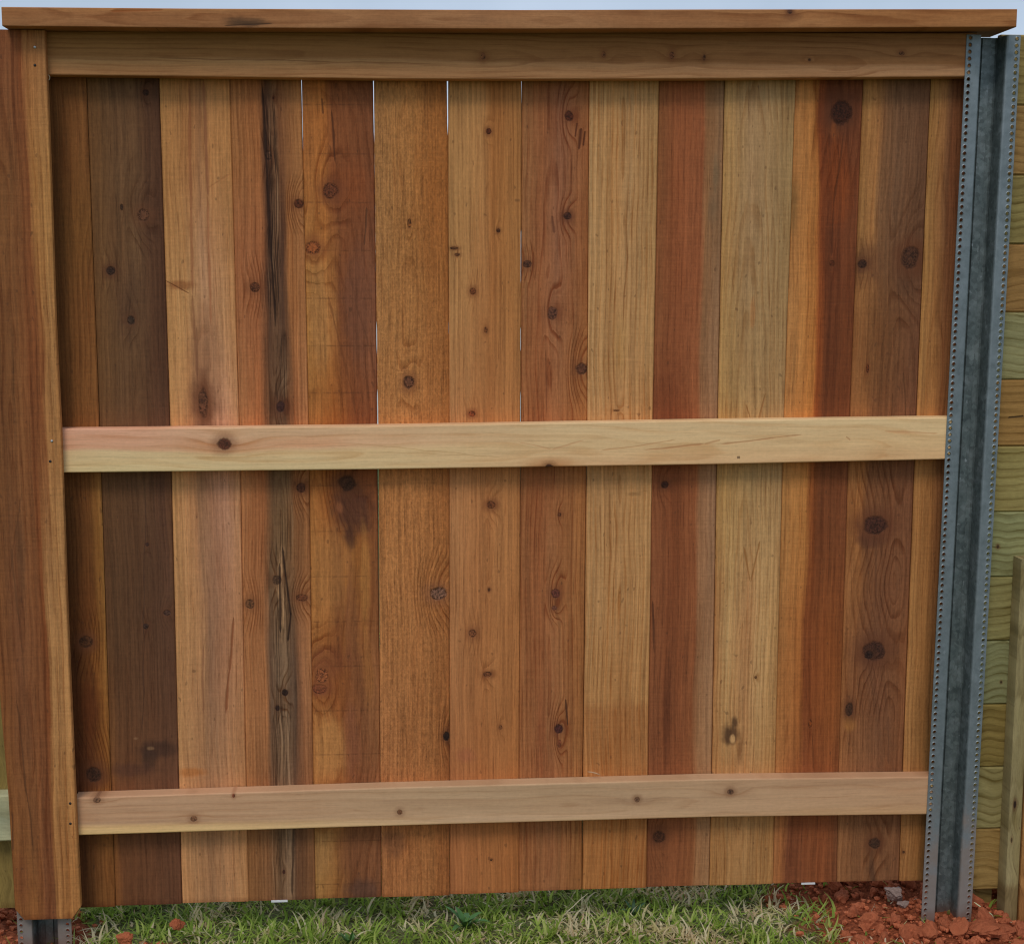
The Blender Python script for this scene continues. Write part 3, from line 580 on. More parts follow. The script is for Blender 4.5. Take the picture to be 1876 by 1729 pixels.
# cover board over the left post, a picket with clipped corners at its foot
YB = -.056
TONE[:] = [.95, .95, .93]
m_cov = wood('cover_wood', -.2035, -.0635, [(.05, [(0,(128,80,36)),(.2,(122,76,40)),(.4,(134,84,44)),(.55,(112,66,38)),(.66,(112,66,38)),(.7,(150,100,56)),(1,(160,108,60))]),
   (.6, [(0,(118,72,38)),(.3,(106,64,38)),(.45,(124,76,44)),(.6,(112,66,36)),(.68,(122,68,34)),(.72,(158,112,68)),(1,(166,118,72))]),
   (1.1, [(0,(116,72,38)),(.3,(106,66,36)),(.5,(122,76,42)),(.66,(118,68,36)),(.8,(124,72,38)),(.84,(154,106,62)),(1,(160,112,66))]),
   (1.5, [(0,(118,74,38)),(.5,(112,70,38)),(.72,(118,68,36)),(.78,(154,104,56)),(1,(158,112,64))]), (1.8, [(0,(116,66,38)),(.55,(118,70,40)),(.68,(122,70,38)),(.74,(142,92,52)),(1,(146,98,58))])],
  seed=51, Yp=YB, ac=.35, k=.03, l0=1.2, gs=.55, fuzz=.14, saw=.15, freq=150, wander=.004, blot=.12, gcol=(.6,.48,.38),
  stains=[(40,1610,14,40,(104,56,30),.5,.7),(38,1010,8,60,(88,56,34),.6,.7),(62,1500,7,90,(94,56,32),.5,.7),(52,1340,6,70,(92,54,32),.5,.7)],
  cracks=[(30,1280,62,1560,2.5,(70,42,24),.004,.6),(20,1000,36,1150,3,(84,52,30),.004,.6),(40,900,18,1060,2,(84,52,30),.004,.5),(22,1485,24,1560,2,(60,36,24),.003,.6)])
left = sorted([(p.z, p.x) for p in (at(27,1660,YB), at(15,1455,YB), at(0,1280,YB))])
right = sorted([(p.z, p.x) for p in (at(147,1650,YB), at(136,1429,YB), at(123,1129,YB), at(111,785,YB), at(101.5,600,YB), at(88,200,YB), at(82,60,YB))])
xl0 = left[-1][1]
zb = at(90, 1683, YB).z; zc = at(146, 1662, YB).z; zt = 1.796
rings = []
for q in range(62):
    if q < 2: z = zb+(zc-zb)*q
    else: z = zc+(zt-zc)*(q-1)/60
    ch = .0165 if q == 0 else 0
    xl, xr = (interp(left, z) if z < left[-1][0] else xl0-.0), interp(right, z)
    rings.append([Vector((x, y, z)) for x, y in bevel_section(xl+ch, xr-ch, YB, YB+.016, .0016)])
V, Fc = loft(rings)
cover = mesh_obj('cover_board', V, Fc, m_cov, fence)
cover['label'] = 'broad two tone board with clipped foot that hides the left steel post'

TONE[:] = [1, 1, 1]
# ------------------------------------------------------------------ steel posts
def steel_mat():
    n = NB('galvanised_steel')
    v1 = n.noise(n.P, scale=28, detail=5, rough=.65)
    v2 = n.noise(n.v('MULTIPLY', n.P, (60, 60, 9)), scale=1, detail=4, rough=.6)
    sp = n.t.nodes.new('ShaderNodeTexVoronoi'); sp.inputs['Scale'].default_value = 130
    n.t.links.new(n.P, sp.inputs['Vector'])
    spc = n.t.nodes.new('ShaderNodeSeparateColor'); n.t.links.new(sp.outputs['Color'], spc.inputs[0])
    col = n.ramp(v1, [(.3, (.10,.125,.125,1)), (.5, (.15,.18,.178,1)), (.7, (.23,.26,.26,1))])
    k = n.m('ADD', .66, n.m('ADD', n.m('MULTIPLY', spc.outputs[0], .5), n.m('MULTIPLY', v2, .3)))
    col = n.mix(1.0, col, n.xyz(k, k, k), 'MULTIPLY')
    wh = n.noise(n.v('MULTIPLY', n.P, (1, 1, .6)), scale=110, detail=2)
    col = n.mix(n.mr(wh, .68, .78, 0, .5), col, (.55,.6,.62,1))
    # light painted into the flange fronts, leaving the recessed web looking shaded
    flange_light = n.m('MULTIPLY', n.mr(n.Y, -.036, -.0385), n.mr(v1, .25, .7, .35, .9))
    col = n.mix(flange_light, col, (.27,.312,.33,1))
    # dried mud near the ground
    mz = n.m('ADD', n.Z, n.m('MULTIPLY', n.m('SUBTRACT', v1, .5), .5))
    mud = n.mr(mz, .26, .10, 0, .75)
    mud = n.m('MULTIPLY', mud, n.mr(n.Y, -.03, -.038))
    col = n.mix(mud, col, (.24,.185,.15,1))
    mud2 = n.mr(n.m('ADD', n.Z, n.m('MULTIPLY', v1, .06)), .045, .0, 0, .7)
    col = n.mix(mud2, col, (.22,.10,.06,1))
    ro = n.mr(v2, .3, .7, .42, .62)
    return n.finish(col, ro, n.m('ADD', v1, n.m('MULTIPLY', v2, .5)), .0006, .25, metal=n.mr(mud, 0, .7, .55, .0), spec=.4)
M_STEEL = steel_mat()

def punched_strip(V, Fc, xa, xb, xh, y, z0, z1, pitch, hr, thick, shear):
    """flat steel flange with real punched holes; xh hole centre"""
    n = int((z1-z0)/pitch)
    pitch = (z1-z0)/n
    K = 8
    def add(x, yy, z): V.append(Vector((x+shear*z, yy, z))); return len(V)-1
    for c in range(n):
        za, zb_ = z0+c*pitch, z0+(c+1)*pitch
        zc_ = (za+zb_)/2
        sq = pitch/2
        x0, x1 = xh-sq*.98, xh+sq*.98
        for side, yy in ((0, y), (1, y+thick)):
            def quad(p):
                Fc.append(tuple(p) if side == 0 else tuple(reversed(p)))
            if x0 > xa: quad([add(xa, yy, za), add(x0, yy, za), add(x0, yy, zb_), add(xa, yy, zb_)])
            if x1 < xb: quad([add(x1, yy, za), add(xb, yy, za), add(xb, yy, zb_), add(x1, yy, zb_)])
            outer = []; inner = []; mid = []
            ex0, ex1 = max(x0, xa), min(x1, xb)
            for q in range(K):
                an = R(45+q*45)
                cx, cz = math.cos(an), math.sin(an)
                s_ = 1/max(abs(cx), abs(cz))
                ox = xh+cx*s_*sq; ox = min(max(ox, ex0), ex1)
                outer.append(add(ox, yy, zc_+cz*s_*sq))
                mid.append(add(xh+cx*hr*1.4, yy, zc_+cz*hr*1.4))
                inner.append(add(xh+cx*hr, yy-(.0009 if side == 0 else 0), zc_+cz*hr))
            for q in range(K):
                r2 = (q+1) % K
                quad([outer[q], outer[r2], mid[r2], mid[q]])
                quad([mid[q], mid[r2], inner[r2], inner[q]])
            if side == 0: first = inner
            else:
                for q in range(K):
                    r2 = (q+1) % K
                    Fc.append((first[q], first[r2], inner[r2], inner[q]))
    # outer edge faces
    for xx, flip in ((xa, 0), (xb, 1)):
        f = [add(xx, y, z0), add(xx, y, z1), add(xx, y+thick, z1), add(xx, y+thick, z0)]
        Fc.append(tuple(f))
    f = [add(xa, y, z1), add(xb, y, z1), add(xb, y+thick, z1), add(xa, y+thick, z1)]
    Fc.append(tuple(f))

def steel_post(x0, fl_w, web_w, fr_w, z0, z1, shear, yf=-.0405, deep=.040):
    V = []; Fc = []
    th = .0022
    a, b = x0, x0+fl_w
    c, d = b+web_w, b+web_w+fr_w
    punched_strip(V, Fc, a, b-.002, a+.0075, yf, z0, z1, .0130, .0036, th, shear)
    punched_strip(V, Fc, c+.0052, d, d-.0075, yf, z0, z1, .0130, .0036, th, shear)
    # channel: rolled corner, side wall, web with a shallow stiffening step
    prof = [(b-.002, yf), (b-.0006, yf+.0006), (b, yf+.002), (b+.003, yf+deep*.55), (b+.004, yf+deep-.003), (b+.007, yf+deep), (b+.016, yf+deep+.0005),
            (b+.0175, yf+deep-.003), (c-.0165, yf+deep-.003), (c-.015, yf+deep+.0005), (c-.006, yf+deep), (c-.0035, yf+deep-.003), (c-.0025, yf+deep*.55), (c-.0004, yf+.0075), (c+.0004, yf+.0042), (c+.0022, yf+.0014), (c+.0052, yf)]
    nb = len(prof)
    back = []
    for q, (x, y) in enumerate(prof):
        p0 = Vector(prof[max(q-1, 0)]); p1 = Vector(prof[min(q+1, nb-1)])
        t = (p1-p0).normalized(); nn = Vector((-t.y, t.x))
        back.append((x+nn.x*th, y+nn.y*th))
    sec = prof+back[::-1]
    N = 24
    rings = [[Vector((x+shear*(z0+(z1-z0)*q/N), y, z0+(z1-z0)*q/N)) for x, y in sec] for q in range(N+1)]
    V2, F2 = [], []
    n = len(sec)
    for r_ in rings: V2 += r_
    for i in range(N):
        for j in range(n):
            F2.append((i*n+j, i*n+(j+1) % n, (i+1)*n+(j+1) % n, (i+1)*n+j))
    base = N*n
    for j in range(nb-1):
        F2.append((base+j, base+j+1, base+n-2-j, base+n-1-j))
    off = len(V)
    V += V2
    Fc += [tuple(q+off for q in f) for f in F2]
    return V, Fc

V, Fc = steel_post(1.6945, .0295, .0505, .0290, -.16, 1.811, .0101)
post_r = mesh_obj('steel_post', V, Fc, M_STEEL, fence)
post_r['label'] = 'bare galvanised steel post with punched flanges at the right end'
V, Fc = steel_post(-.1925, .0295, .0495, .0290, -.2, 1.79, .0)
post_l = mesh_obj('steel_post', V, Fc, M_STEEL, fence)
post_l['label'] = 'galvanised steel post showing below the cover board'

# screws
def metal_mat(name, c, ro, me=.8):
    n = NB(name)
    v = n.noise(n.P, scale=600, detail=2)
    col = n.mix(n.mr(v, .4, .7), c, tuple(q*.6 for q in c[:3])+(1,))
    return n.finish(col, ro, metal=me)
M_GOLD = metal_mat('coated_screw', (.62,.42,.18,1), .45)
M_DARK = metal_mat('sunk_nail', (.05,.04,.035,1), .6, .3)
M_ZINC = metal_mat('zinc_nail', (.6,.6,.58,1), .4)
def screw(p, r, mat, parent, proud=.0012, hole=True):
    K = 14; rings = []
    prof = [(r*.9, .003), (r, 0), (r*.85, -proud), (r*.42, -proud*.9), (r*.38, .0015), (.0001, .0018)] if hole else [(r, .002), (r*.95, -proud*.4), (r*.6, -proud), (.0001, -proud*1.1)]
    V = []; Fc = []
    for rr, y in prof:
        for k in range(K):
            V.append(Vector((p.x+math.cos(2*math.pi*k/K)*rr, p.y+y, p.z+math.sin(2*math.pi*k/K)*rr)))
    for i in range(len(prof)-1):
        for k in range(K):
            Fc.append((i*K+k, i*K+(k+1) % K, (i+1)*K+(k+1) % K, (i+1)*K+k))
    o = mesh_obj('screw', V, Fc, mat, parent, True)
    return o
for px, py in ((1741.8,786),(1740.4,808),(1739.2,830),(1708.6,1439.5),(1707.7,1460),(1706.4,1480),(1864.5,70)):
    p = at(px, py, -.0405)
    # snap to the nearest punched hole
    n_ = int((1.811+.16)/.0130); pit = 1.971/n_
    zc = -.16+(round((p.z+.16)/pit-.5)+.5)*pit
    xx = (1.6945+.0075+.0101*zc) if px < 1800 else (1.6945+.109-.0075+.0101*zc)
    screw(Vector((xx, -.0400, zc)), .0030, M_GOLD, fence)
for px, py, mt in ((64,87,M_ZINC),(64,120,M_DARK),(95,808,M_ZINC),(92,845,M_DARK),(128.5,1471,M_DARK),(129,1508,M_DARK)):
    screw(at(px, py, YB), .0028, mt, cover, hole=False)

# little white tags stapled under two pickets
def plain(name, c, ro=.6, var=.1, sc_=60):
    n = NB(name)
    v = n.noise(n.P, scale=sc_, detail=4)
    col = n.mix(n.mr(v, .35, .65), c, tuple(q*(1-var) for q in c[:3])+(1,))
    return n.finish(col, ro)
M_TAG = plain('white_plastic', (.8,.8,.8,1), .5)
for (xa, xb, y0, y1, idx) in ((497,527,1648.8,1651,3),(1468,1493,1616.8,1618.6,11)):
    a, b = at(xa, y0, -.003), at(xb, y1, -.003)
    V = [Vector((x, y, z)) for z in (b.z, a.z+.0005) for x, y in ((a.x, -.0045), (b.x, -.0045), (b.x, -.0025), (a.x, -.0025))]
    Fc = [(0,1,5,4),(1,2,6,5),(2,3,7,6),(3,0,4,7),(3,2,1,0),(4,5,6,7)]
    mesh_obj('tag', V, Fc, M_TAG, picks[idx]['obj'])

# ------------------------------------------------------------------ neighbouring fences (pressure treated pine)
def pine(name, a0, a1, c1, c2, seed, horiz=True, l_=1.95, knots=(), cracks=(), stains=(), gs=.6, Yp=0):
    return wood(name, a0, a1, [(0, [(0,c1),(.5,c2),(1,c1)]), (3, [(0,c2),(.5,c1),(1,c2)])], horiz=horiz, seed=seed, Yp=Yp, ac=rnd.uniform(-.3,1.3), d0=.01, k=rnd.uniform(.02,.12), l0=l_,
                freq=110, gs=gs, gcol=(.42,.36,.22), fuzz=.10, saw=.03, blot=.1, knots=knots, cracks=cracks, stains=stains, wander=.02, bump=.3, wl=7)
pine_fence = empty('board_fence', (1.9, .02, 0), 'greenish treated pine fence of horizontal boards beyond the right steel post', 'fence')
PF = Vector((1.9, .02, 0))
z = .0246; step = .1380
greens = [((131,107,62),(123,98,54)),((125,115,76),(117,108,66)),((117,100,55),(109,93,47)),((117,116,80),(108,107,73)),((125,116,74),(116,109,66)),((121,119,78),(114,113,77)),((138,126,78),(116,101,56)),((135,102,56),(128,96,51)),((117,115,80),(125,117,78)),((132,100,56),(124,92,51)),((125,113,67),(105,90,51)),((132,102,59),(124,96,55)),((124,108,63),(112,94,52))]
for i in range(13):
    z0, z1 = z+i*step+.0002, z+(i+1)*step-.0002
    Yf = 0.0
    kn = [(1834,1249,2,3,(60,48,28),.6)] if i == 3 else ([(1828,1001,3,4,(60,44,28),.7)] if i == 5 else ())
    ck = [(1846,765,1876,762,2.5,(30,18,10),.0002,.9)] if i == 7 else ()
    c1, c2 = greens[i]
    mt = pine('pine_'+str(i), z0, z1, c1, c2, 60+i, knots=kn, cracks=ck, l_=1.85+.02*i)
    rings = []
    ch = .0035
    for q in range(3):
        x = 1.799+1.9*q/2
        rings.append([Vector((x, y, zz))-PF for y, zz in ((Yf+.0, z0+ch), (Yf, z1-ch), (Yf+ch, z1), (Yf+.020, z1), (Yf+.020, z0), (Yf+ch, z0))])
    V, Fc = loft(rings)
    o = mesh_obj('board', V, Fc, mt, pine_fence)
    mt_off = o
# materials are written in world metres: keep the meshes in world metres too
for ch_ in list(pine_fence.children):
    ch_.data.transform(Matrix.Translation(PF)); ch_.location = -PF
m_pp = pine('pine_post', 1.87, 1.93, (126,114,80), (116,104,68), 90, horiz=False, gs=.45, knots=[(1861,1475,3,9,(34,22,14),.8),(1855,1540,2,6,(70,56,34),.5)], Yp=-.05)
def upright(name, x0, x1, y0, y1, z0, z1, mt, parent, loc, b=.002):
    rings = []
    for q in range(3):
        zz = z0+(z1-z0)*q/2
        rings.append([Vector((x, y, zz)) for x, y in ((x0, y0+b), (x0+b, y0), (x1-b, y0), (x1, y0+b), (x1, y1), (x0, y1))])
    V, Fc = loft(rings)
    o = mesh_obj(name, V, Fc, mt, parent)
    o.location = -loc
    return o
xr = at(1844, 1600, -.045).x
upright('post', xr, xr+.028, -.045, -.002, -.2, .76, m_pp, pine_fence, PF)['label'] = 'thin green grey treated post'
m_pb = pine('pine_brown', 1.91, 2.05, (140,100,56), (126,86,44), 92, horiz=False, gs=.4, Yp=-.05)
upright('post', xr+.030, xr+.119, -.050, -.003, -.2, .76, m_pb, pine_fence, PF)['label'] = 'brown treated post at the right border'
m_back = pine('pine_backing', 1.7, 3.6, (120,100,56), (110,92,50), 94, Yp=.03)  # plain treated pine tone for the post behind the boards
upright('backing_post', 1.835, 1.873, .022, .10, -.2, 1.78, m_back, pine_fence, PF)

left_fence = empty('picket_fence', (-.3, 0, 0), 'olive treated pine fence glimpsed left of the cover board', 'fence')
LF = Vector((-.3, 0, 0))
cl = [((116,98,54),(104,86,42)), ((126,100,60),(116,88,50)), ((146,130,72),(120,104,50)), ((136,112,60),(130,108,52))]
for i in range(5):
    x1 = -.199-.141*i
    mt = pine('left_pine_'+str(i), x1-.14, x1, *cl[i % 4], 70+i, horiz=False, gs=.3)
    upright('picket', x1-.1395, x1, .0, .016, .048, 1.79, mt, left_fence, LF)
m_lr = pine('left_rail_pine', .214, .294, (150,148,116), (130,130,104), 80, gs=.3)
pa, pb = at(5, 1457, YR), at(5, 1541, YR)
rings = [[Vector((x, y, zz)) for y, zz in ((YR, pb.z+.003), (YR, pa.z-.003), (YR+.003, pa.z), (-.001, pa.z), (-.001, pb.z), (YR+.003, pb.z))] for x in (-.95, -.5, -.194)]
V, Fc = loft(rings)
mesh_obj('rail', V, Fc, m_lr, left_fence).location = -LF

# ------------------------------------------------------------------ ground
GZ = -.032
def clay_w(x, y):
    """0..1 : how much bare red clay"""
    nz = mnoise.noise(Vector((x*5, y*5, 3)))*.35+mnoise.noise(Vector((x*14, y*14, 7)))*.2
    a = 1-math.hypot((x-1.82)/.40, (y-.04)/.40)
    b = 1-math.hypot((x+.26)/.20, (y-.03)/.26)
    c = .34-math.hypot((x-.02)/.34, (y+.05)/.08)
    return min(max((max(a, b, c)+nz*.8)*2.2+.35, 0), 1)
def ground_h(x, y):
    h = GZ+mnoise.noise(Vector((x*3, y*3, 0)))*.010+mnoise.noise(Vector((x*13, y*13, 5)))*.004
    if abs(x) < 4 and abs(y) < 3:
        c = clay_w(x, y)
        h += c*(mnoise.noise(Vector((x*30, y*30, 1)))*.008)
        h += .030*math.exp(-((x-1.62)/.22)**2-((y-.20)/.14)**2)
        h += .020*math.exp(-((x-1.9)/.18)**2-((y-.15)/.2)**2)
        h -= .020*math.exp(-((x-1.76)/.12)**2-((y+.06)/.06)**2)*0
    else: h += mnoise.noise(Vector((x*.2, y*.2, 0)))*.05
    return h
def axis(c, fine, n1, far, n2):
    a = [c+fine*(q/n1*2-1) for q in range(n1+1)]
    l = [c-fine-(far)*(q/n2)**3 for q in range(n2, 0, -1)]
    r_ = [c+fine+(far)*(q/n2)**3 for q in range(1, n2+1)]
    return l+a+r_
xs = axis(.85, 1.4, 200, 900, 26); ys = axis(.05, .55, 90, 900, 26)
V = [Vector((x, y, ground_h(x, y))) for y in ys for x in xs]
nx = len(xs)
Fc = [(j*nx+i, j*nx+i+1, (j+1)*nx+i+1, (j+1)*nx+i) for j in range(len(ys)-1) for i in range(nx-1)]
def ground_mat():
    n = NB('soil_and_turf')
    v = n.noise(n.P, scale=9, detail=6, rough=.65)
    v2 = n.noise(n.P, scale=120, detail=4, rough=.7)
    v3 = n.noise(n.P, scale=.25, detail=4)
    turf = n.ramp(v2, [(.3, (.06,.05,.025,1)), (.45, (.13,.11,.055,1)), (.58, (.13,.17,.05,1)), (.75, (.36,.31,.18,1))])
    far = n.ramp(n.noise(n.P, scale=6, detail=6, rough=.7), [(.3, (.04,.07,.02,1)), (.5, (.09,.12,.045,1)), (.7, (.19,.18,.09,1))])
    fd = n.mr(n.v('LENGTH', n.P), 2.5, 6)
    turf = n.mix(fd, turf, far)
    clay = n.ramp(v2, [(.25, (.06,.018,.009,1)), (.5, (.26,.068,.028,1)), (.75, (.52,.16,.07,1))])
    at_ = n.t.nodes.new('ShaderNodeAttribute'); at_.attribute_name = 'clay'
    f = n.mr(n.m('ADD', at_.outputs['Fac'], n.m('MULTIPLY', n.m('SUBTRACT', v, .5), .6)), .3, .6)
    col = n.mix(f, turf, clay)
    return n.finish(col, .95, n.m('ADD', v2, v), .012, .6, spec=.1)
ground = mesh_obj('ground', V, Fc, ground_mat(), None, True)
ca = ground.data.attributes.new('clay', 'FLOAT', 'POINT')
ca.data.foreach_set('value', [clay_w(v.x, v.y) if (abs(v.x) < 5 and abs(v.y) < 4) else 0.0 for v in V])
tag(ground, kind='structure')

# ------------------------------------------------------------------ grass
def blades(name, N, xr_, yr_, mat, hmin, hmax, wid, seed, dens, lay=(.3, 1.2), tint=(0, 1), tfn=None):
    rg = np.random.RandomState(seed)
    xs_ = rg.uniform(*xr_, N); ys_ = rg.uniform(*yr_, N)
    keep = []
    for i in range(N):
        if rg.rand() < dens(xs_[i], ys_[i]): keep.append(i)
    V = []; Fc = []; T = []
    for i in keep:
        x, y = xs_[i], ys_[i]
        if -.006 < y < .02 and False: continue
        z = ground_h(x, y)-.004+rg.rand()**2*.010
        L = rg.uniform(hmin, hmax)*(.7+.9*max(0, mnoise.noise(Vector((x*16, y*16, 21)))+.3)); an = rg.uniform(0, 2*math.pi); wd = wid*rg.uniform(.6, 1.5)
        tilt = rg.uniform(*lay)
        bend = rg.uniform(.2, 1.1)
        dx, dy = math.cos(an), math.sin(an)
        # keep blades out of the boards
        sx, sy = -dy, dx
        tw = rg.uniform(-.8, .8)
        b = len(V); px, py, pz = x, y, z; a_ = tilt; seg = L/4
        t = tfn(x, y, rg) if tfn else rg.uniform(*tint)
        wave = rg.uniform(-.5, .5)
        for s_ in range(5):
            ww = wd*(1-(s_/4.0)**2*.96)*(.75 if s_ == 0 else 1)
            V.append((px-sx*ww/2, py-sy*ww/2, pz)); V.append((px+sx*ww/2, py+sy*ww/2, pz+ww*tw*.4))
            T += [t, t]
            if s_ < 4:
                px += (dx*math.cos(wave*s_)-dy*math.sin(wave*s_))*math.sin(a_)*seg
                py += (dy*math.cos(wave*s_)+dx*math.sin(wave*s_))*math.sin(a_)*seg
                pz += math.cos(a_)*seg
                if pz < z+.001: pz = z+.001+rg.rand()*.004
                a_ += bend/4
                Fc.append((b+2*s_, b+2*s_+1, b+2*s_+3, b+2*s_+2))
    o = mesh_obj(name, V, Fc, mat, None, True)
    ta = o.data.attributes.new('tint', 'FLOAT', 'POINT')
    ta.data.foreach_set('value', T)
    return o
def grass_mat():
    n = NB('grass_blades')
    a = n.t.nodes.new('ShaderNodeAttribute'); a.attribute_name = 'tint'
    v = n.noise(n.P, scale=60, detail=2)
    f = n.m('ADD', a.outputs['Fac'], n.m('MULTIPLY', n.m('SUBTRACT', v, .5), .12))
    col = n.ramp(f, [(0, (.15,.23,.03,1)), (.2, (.28,.41,.05,1)), (.42, (.45,.56,.11,1)), (.55, (.60,.57,.21,1)), (.66, (.76,.63,.35,1)), (.85, (.90,.79,.52,1)), (1, (.66,.38,.20,1))])
    n.finish(col, .6, spec=.3)
    n.b.inputs['Subsurface Weight'].default_value = 0
    tr = n.t.nodes.new('ShaderNodeBsdfTranslucent'); n.t.links.new(col, tr.inputs[0])
    ms = n.t.nodes.new('ShaderNodeMixShader'); ms.inputs[0].default_value = .5
    n.t.links.new(n.b.outputs[0], ms.inputs[1]); n.t.links.new(tr.outputs[0], ms.inputs[2])
    n.t.links.new(ms.outputs[0], n.out.inputs[0])
    return n.mat
M_GR = grass_mat()
def dens_main(x, y):
    c = clay_w(x, y)
    cl_ = mnoise.noise(Vector((x*11, y*11, 2)))
    return max(.04, (1-c)*(.62+.5*cl_)) if c < .9 else .035
def tint_main(x, y, rg):
    p = mnoise.noise(Vector((x*7, y*9, 12)))
    straw = .36+1.5*p-.7*max(y, -.02)+(.18 if .75 < x < 1.45 and y < 0 else 0)+(-.12 if x < .7 else 0)
    if rg.rand() < min(max(straw-.06, .10), .85): return rg.uniform(.56, .95)
    return rg.uniform(.05, .5)
g1 = blades('grass', 56000, (-.5, 2.15), (-.26, .46), M_GR, .012, .050, .0050, 1, dens_main, (.3, 1.55), tfn=tint_main)
g2 = blades('grass_far', 26000, (-2.0, 3.6), (-1.3, 2.6), M_GR, .03, .07, .0040, 2, lambda x, y: 0.0 if (-.5 < x < 2.15 and -.28 < y < .5) else (1-clay_w(x, y))*.9, (.3, 1.3), tfn=tint_main)
# one lawn: join the sparse outer turf to the dense strip
def join_data(a, b):
    va = len(a.data.vertices)
    Va = [v.co[:] for v in a.data.vertices]+[v.co[:] for v in b.data.vertices]
    Fa = [tuple(p.vertices) for p in a.data.polygons]+[tuple(q+va for q in p.vertices) for p in b.data.polygons]
    T = [d.value for d in a.data.attributes['tint'].data]+[d.value for d in b.data.attributes['tint'].data]
    bpy.data.objects.remove(b); bpy.data.objects.remove(a)
    o = mesh_obj('grass', Va, Fa, M_GR, None, True)
    ta = o.data.attributes.new('tint', 'FLOAT', 'POINT'); ta.data.foreach_set('value', T)
    return o
lawn = join_data(g1, g2)
lawn.name = 'grass'
tag(lawn, 'short mixed green and straw coloured grass along the foot of the fence', 'grass', kind='stuff')

# ------------------------------------------------------------------ clay clods
def clay_mat():
    n = NB('red_clay')
    v = n.noise(n.P, scale=160, detail=5, rough=.7)
    v2 = n.noise(n.P, scale=30, detail=2)
    col = n.ramp(v, [(.25, (.16,.036,.015,1)), (.5, (.60,.165,.07,1)), (.75, (.76,.30,.15,1))])
    col = n.mix(n.mr(v2, .46, .66, 0, .4), col, (.24,.07,.034,1))
    oi = n.t.nodes.new('ShaderNodeObjectInfo')
    col = n.mix(n.m('MULTIPLY', oi.outputs['Random'], .28), col, (.17,.050,.026,1))
    return n.finish(col, .9, v, .003, .7, spec=.12)
M_CLAY = clay_mat()
def grey_mat():
    n = NB('pinkish_stone')
    v = n.noise(n.P, scale=90, detail=5, rough=.7)
    col = n.ramp(v, [(.3, (.20,.10,.07,1)), (.5, (.34,.24,.20,1)), (.7, (.42,.34,.30,1))])
    return n.finish(col, .85, v, .002, .6)
M_STONE = grey_mat()
import bmesh
def clod_mesh(seed, sub=3, rough=.32, flat=1.0):
    bm = bmesh.new()
    bmesh.ops.create_icosphere(bm, subdivisions=sub, radius=1)
    r_ = random.Random(seed)
    planes = [(Vector((r_.uniform(-1,1), r_.uniform(-1,1), r_.uniform(-1,1))).normalized(), r_.uniform(.45,.85)) for _ in range(9)]
    for v in bm.verts:
        p = v.co.copy()
        for nrm, d in planes:
            e = p.dot(nrm)-d
            if e > 0: p -= nrm*e*.9
        q = p*1.6+Vector((seed*3.1, 0, 0))
        p *= 1+rough*(mnoise.noise(q)+.6*mnoise.noise(q*2.7)+.4*mnoise.noise(q*6))
        p.z *= flat
        v.co = p
    V = [v.co.copy() for v in bm.verts]; Fc = [tuple(v.index for v in f.verts) for f in bm.faces]
    bm.free()
    return V, Fc
protos = [clod_mesh(s, 3) for s in range(8)]
def place(name, mesh, x, y, size, mat, seed, zoff=.3, sxyz=(1,1,1)):
    r_ = random.Random(seed)
    o = bpy.data.objects.new(name, mesh)
    COL.objects.link(o)
    o.location = (x, y, ground_h(x, y)+size*zoff)
    o.rotation_euler = (r_.uniform(0,6), r_.uniform(0,6), r_.uniform(0,6))
    o.scale = (size*sxyz[0], size*sxyz[1], size*sxyz[2])
    return o
pm = []
for V, Fc in protos:
    me = bpy.data.meshes.new('clay_clod'); me.from_pydata([tuple(v) for v in V], [], Fc); me.materials.append(M_CLAY)
    pm.append(me)
def pack(x, y):
    return clay_w(x, y)
placed = []
nr = 0; tries = 0
while nr < 120 and tries < 20000:
    tries += 1
    if rnd.random() < .74: x, y = rnd.gauss(1.72, .17), rnd.uniform(-.16, .30)
    else: x, y = rnd.uniform(-.35, .28), rnd.uniform(-.12, .16)
    if clay_w(x, y) < .5: continue
    side_ = x > 1
    s = rnd.choice((.010, .014, .018, .023, .029, .035)) if side_ else rnd.choice((.007, .009, .012, .015))
    if -.06 < y < .03 and (abs(x-1.75) < .075 or abs(x+.138) < .072): continue
    if any(math.hypot(x-a, y-b) < (s+c)*.75 for a, b, c in placed): continue
    placed.append((x, y, s))
    side = x > 1
    o = place('clay_clod', pm[nr % 8], x, y, s, None, nr, .35, (1, rnd.uniform(.7, 1), rnd.uniform(.6, .95)))
    if side: tag(o, 'loose red clay clod in the rubble around the right steel post', 'clay clod', 'red clay clods heaped round the right post')
    else: tag(o, 'loose red clay clod in the turf near the left steel post', 'clay clod', 'red clay clods scattered by the left post')
    nr += 1
# named bigger ones
def big(px, py, Y, s, label, mat=None, cat='clay clod', name='clay_clod', sx=(1,1,1), rot=None, k=0, zoff=.4):
    p = at(px, py, Y)
    V, Fc = clod_mesh(200+k, 4, .26)
    o = mesh_obj(name, V, Fc, mat or M_CLAY)
    o.location = (p.x, p.y, p.z); o.scale = (s*sx[0], s*sx[1], s*sx[2])
    o.rotation_euler = rot or (.2*k, .3, k)
    return tag(o, label, cat)
def ypix(px, py, z):     # distance of the ground point under that pixel
    d = fw*F + rt2*(px-IW/2) + up2*(IH/2-py)
    t = (z-CAM.z)/d.z
    return (CAM+d*t).y
big(1640,1637,ypix(1640,1650,GZ+.03),.024,'pinkish grey stone lying among the clods left of the steel post',M_STONE,'stone','stone',(1.1,.8,.7),(0,.5,.3),1)
big(1655,1655,ypix(1655,1660,GZ+.02),.016,'small pale grey stone just below the larger pinkish one',M_STONE,'stone','stone',(1.1,.8,.5),(0,.1,.8),2)
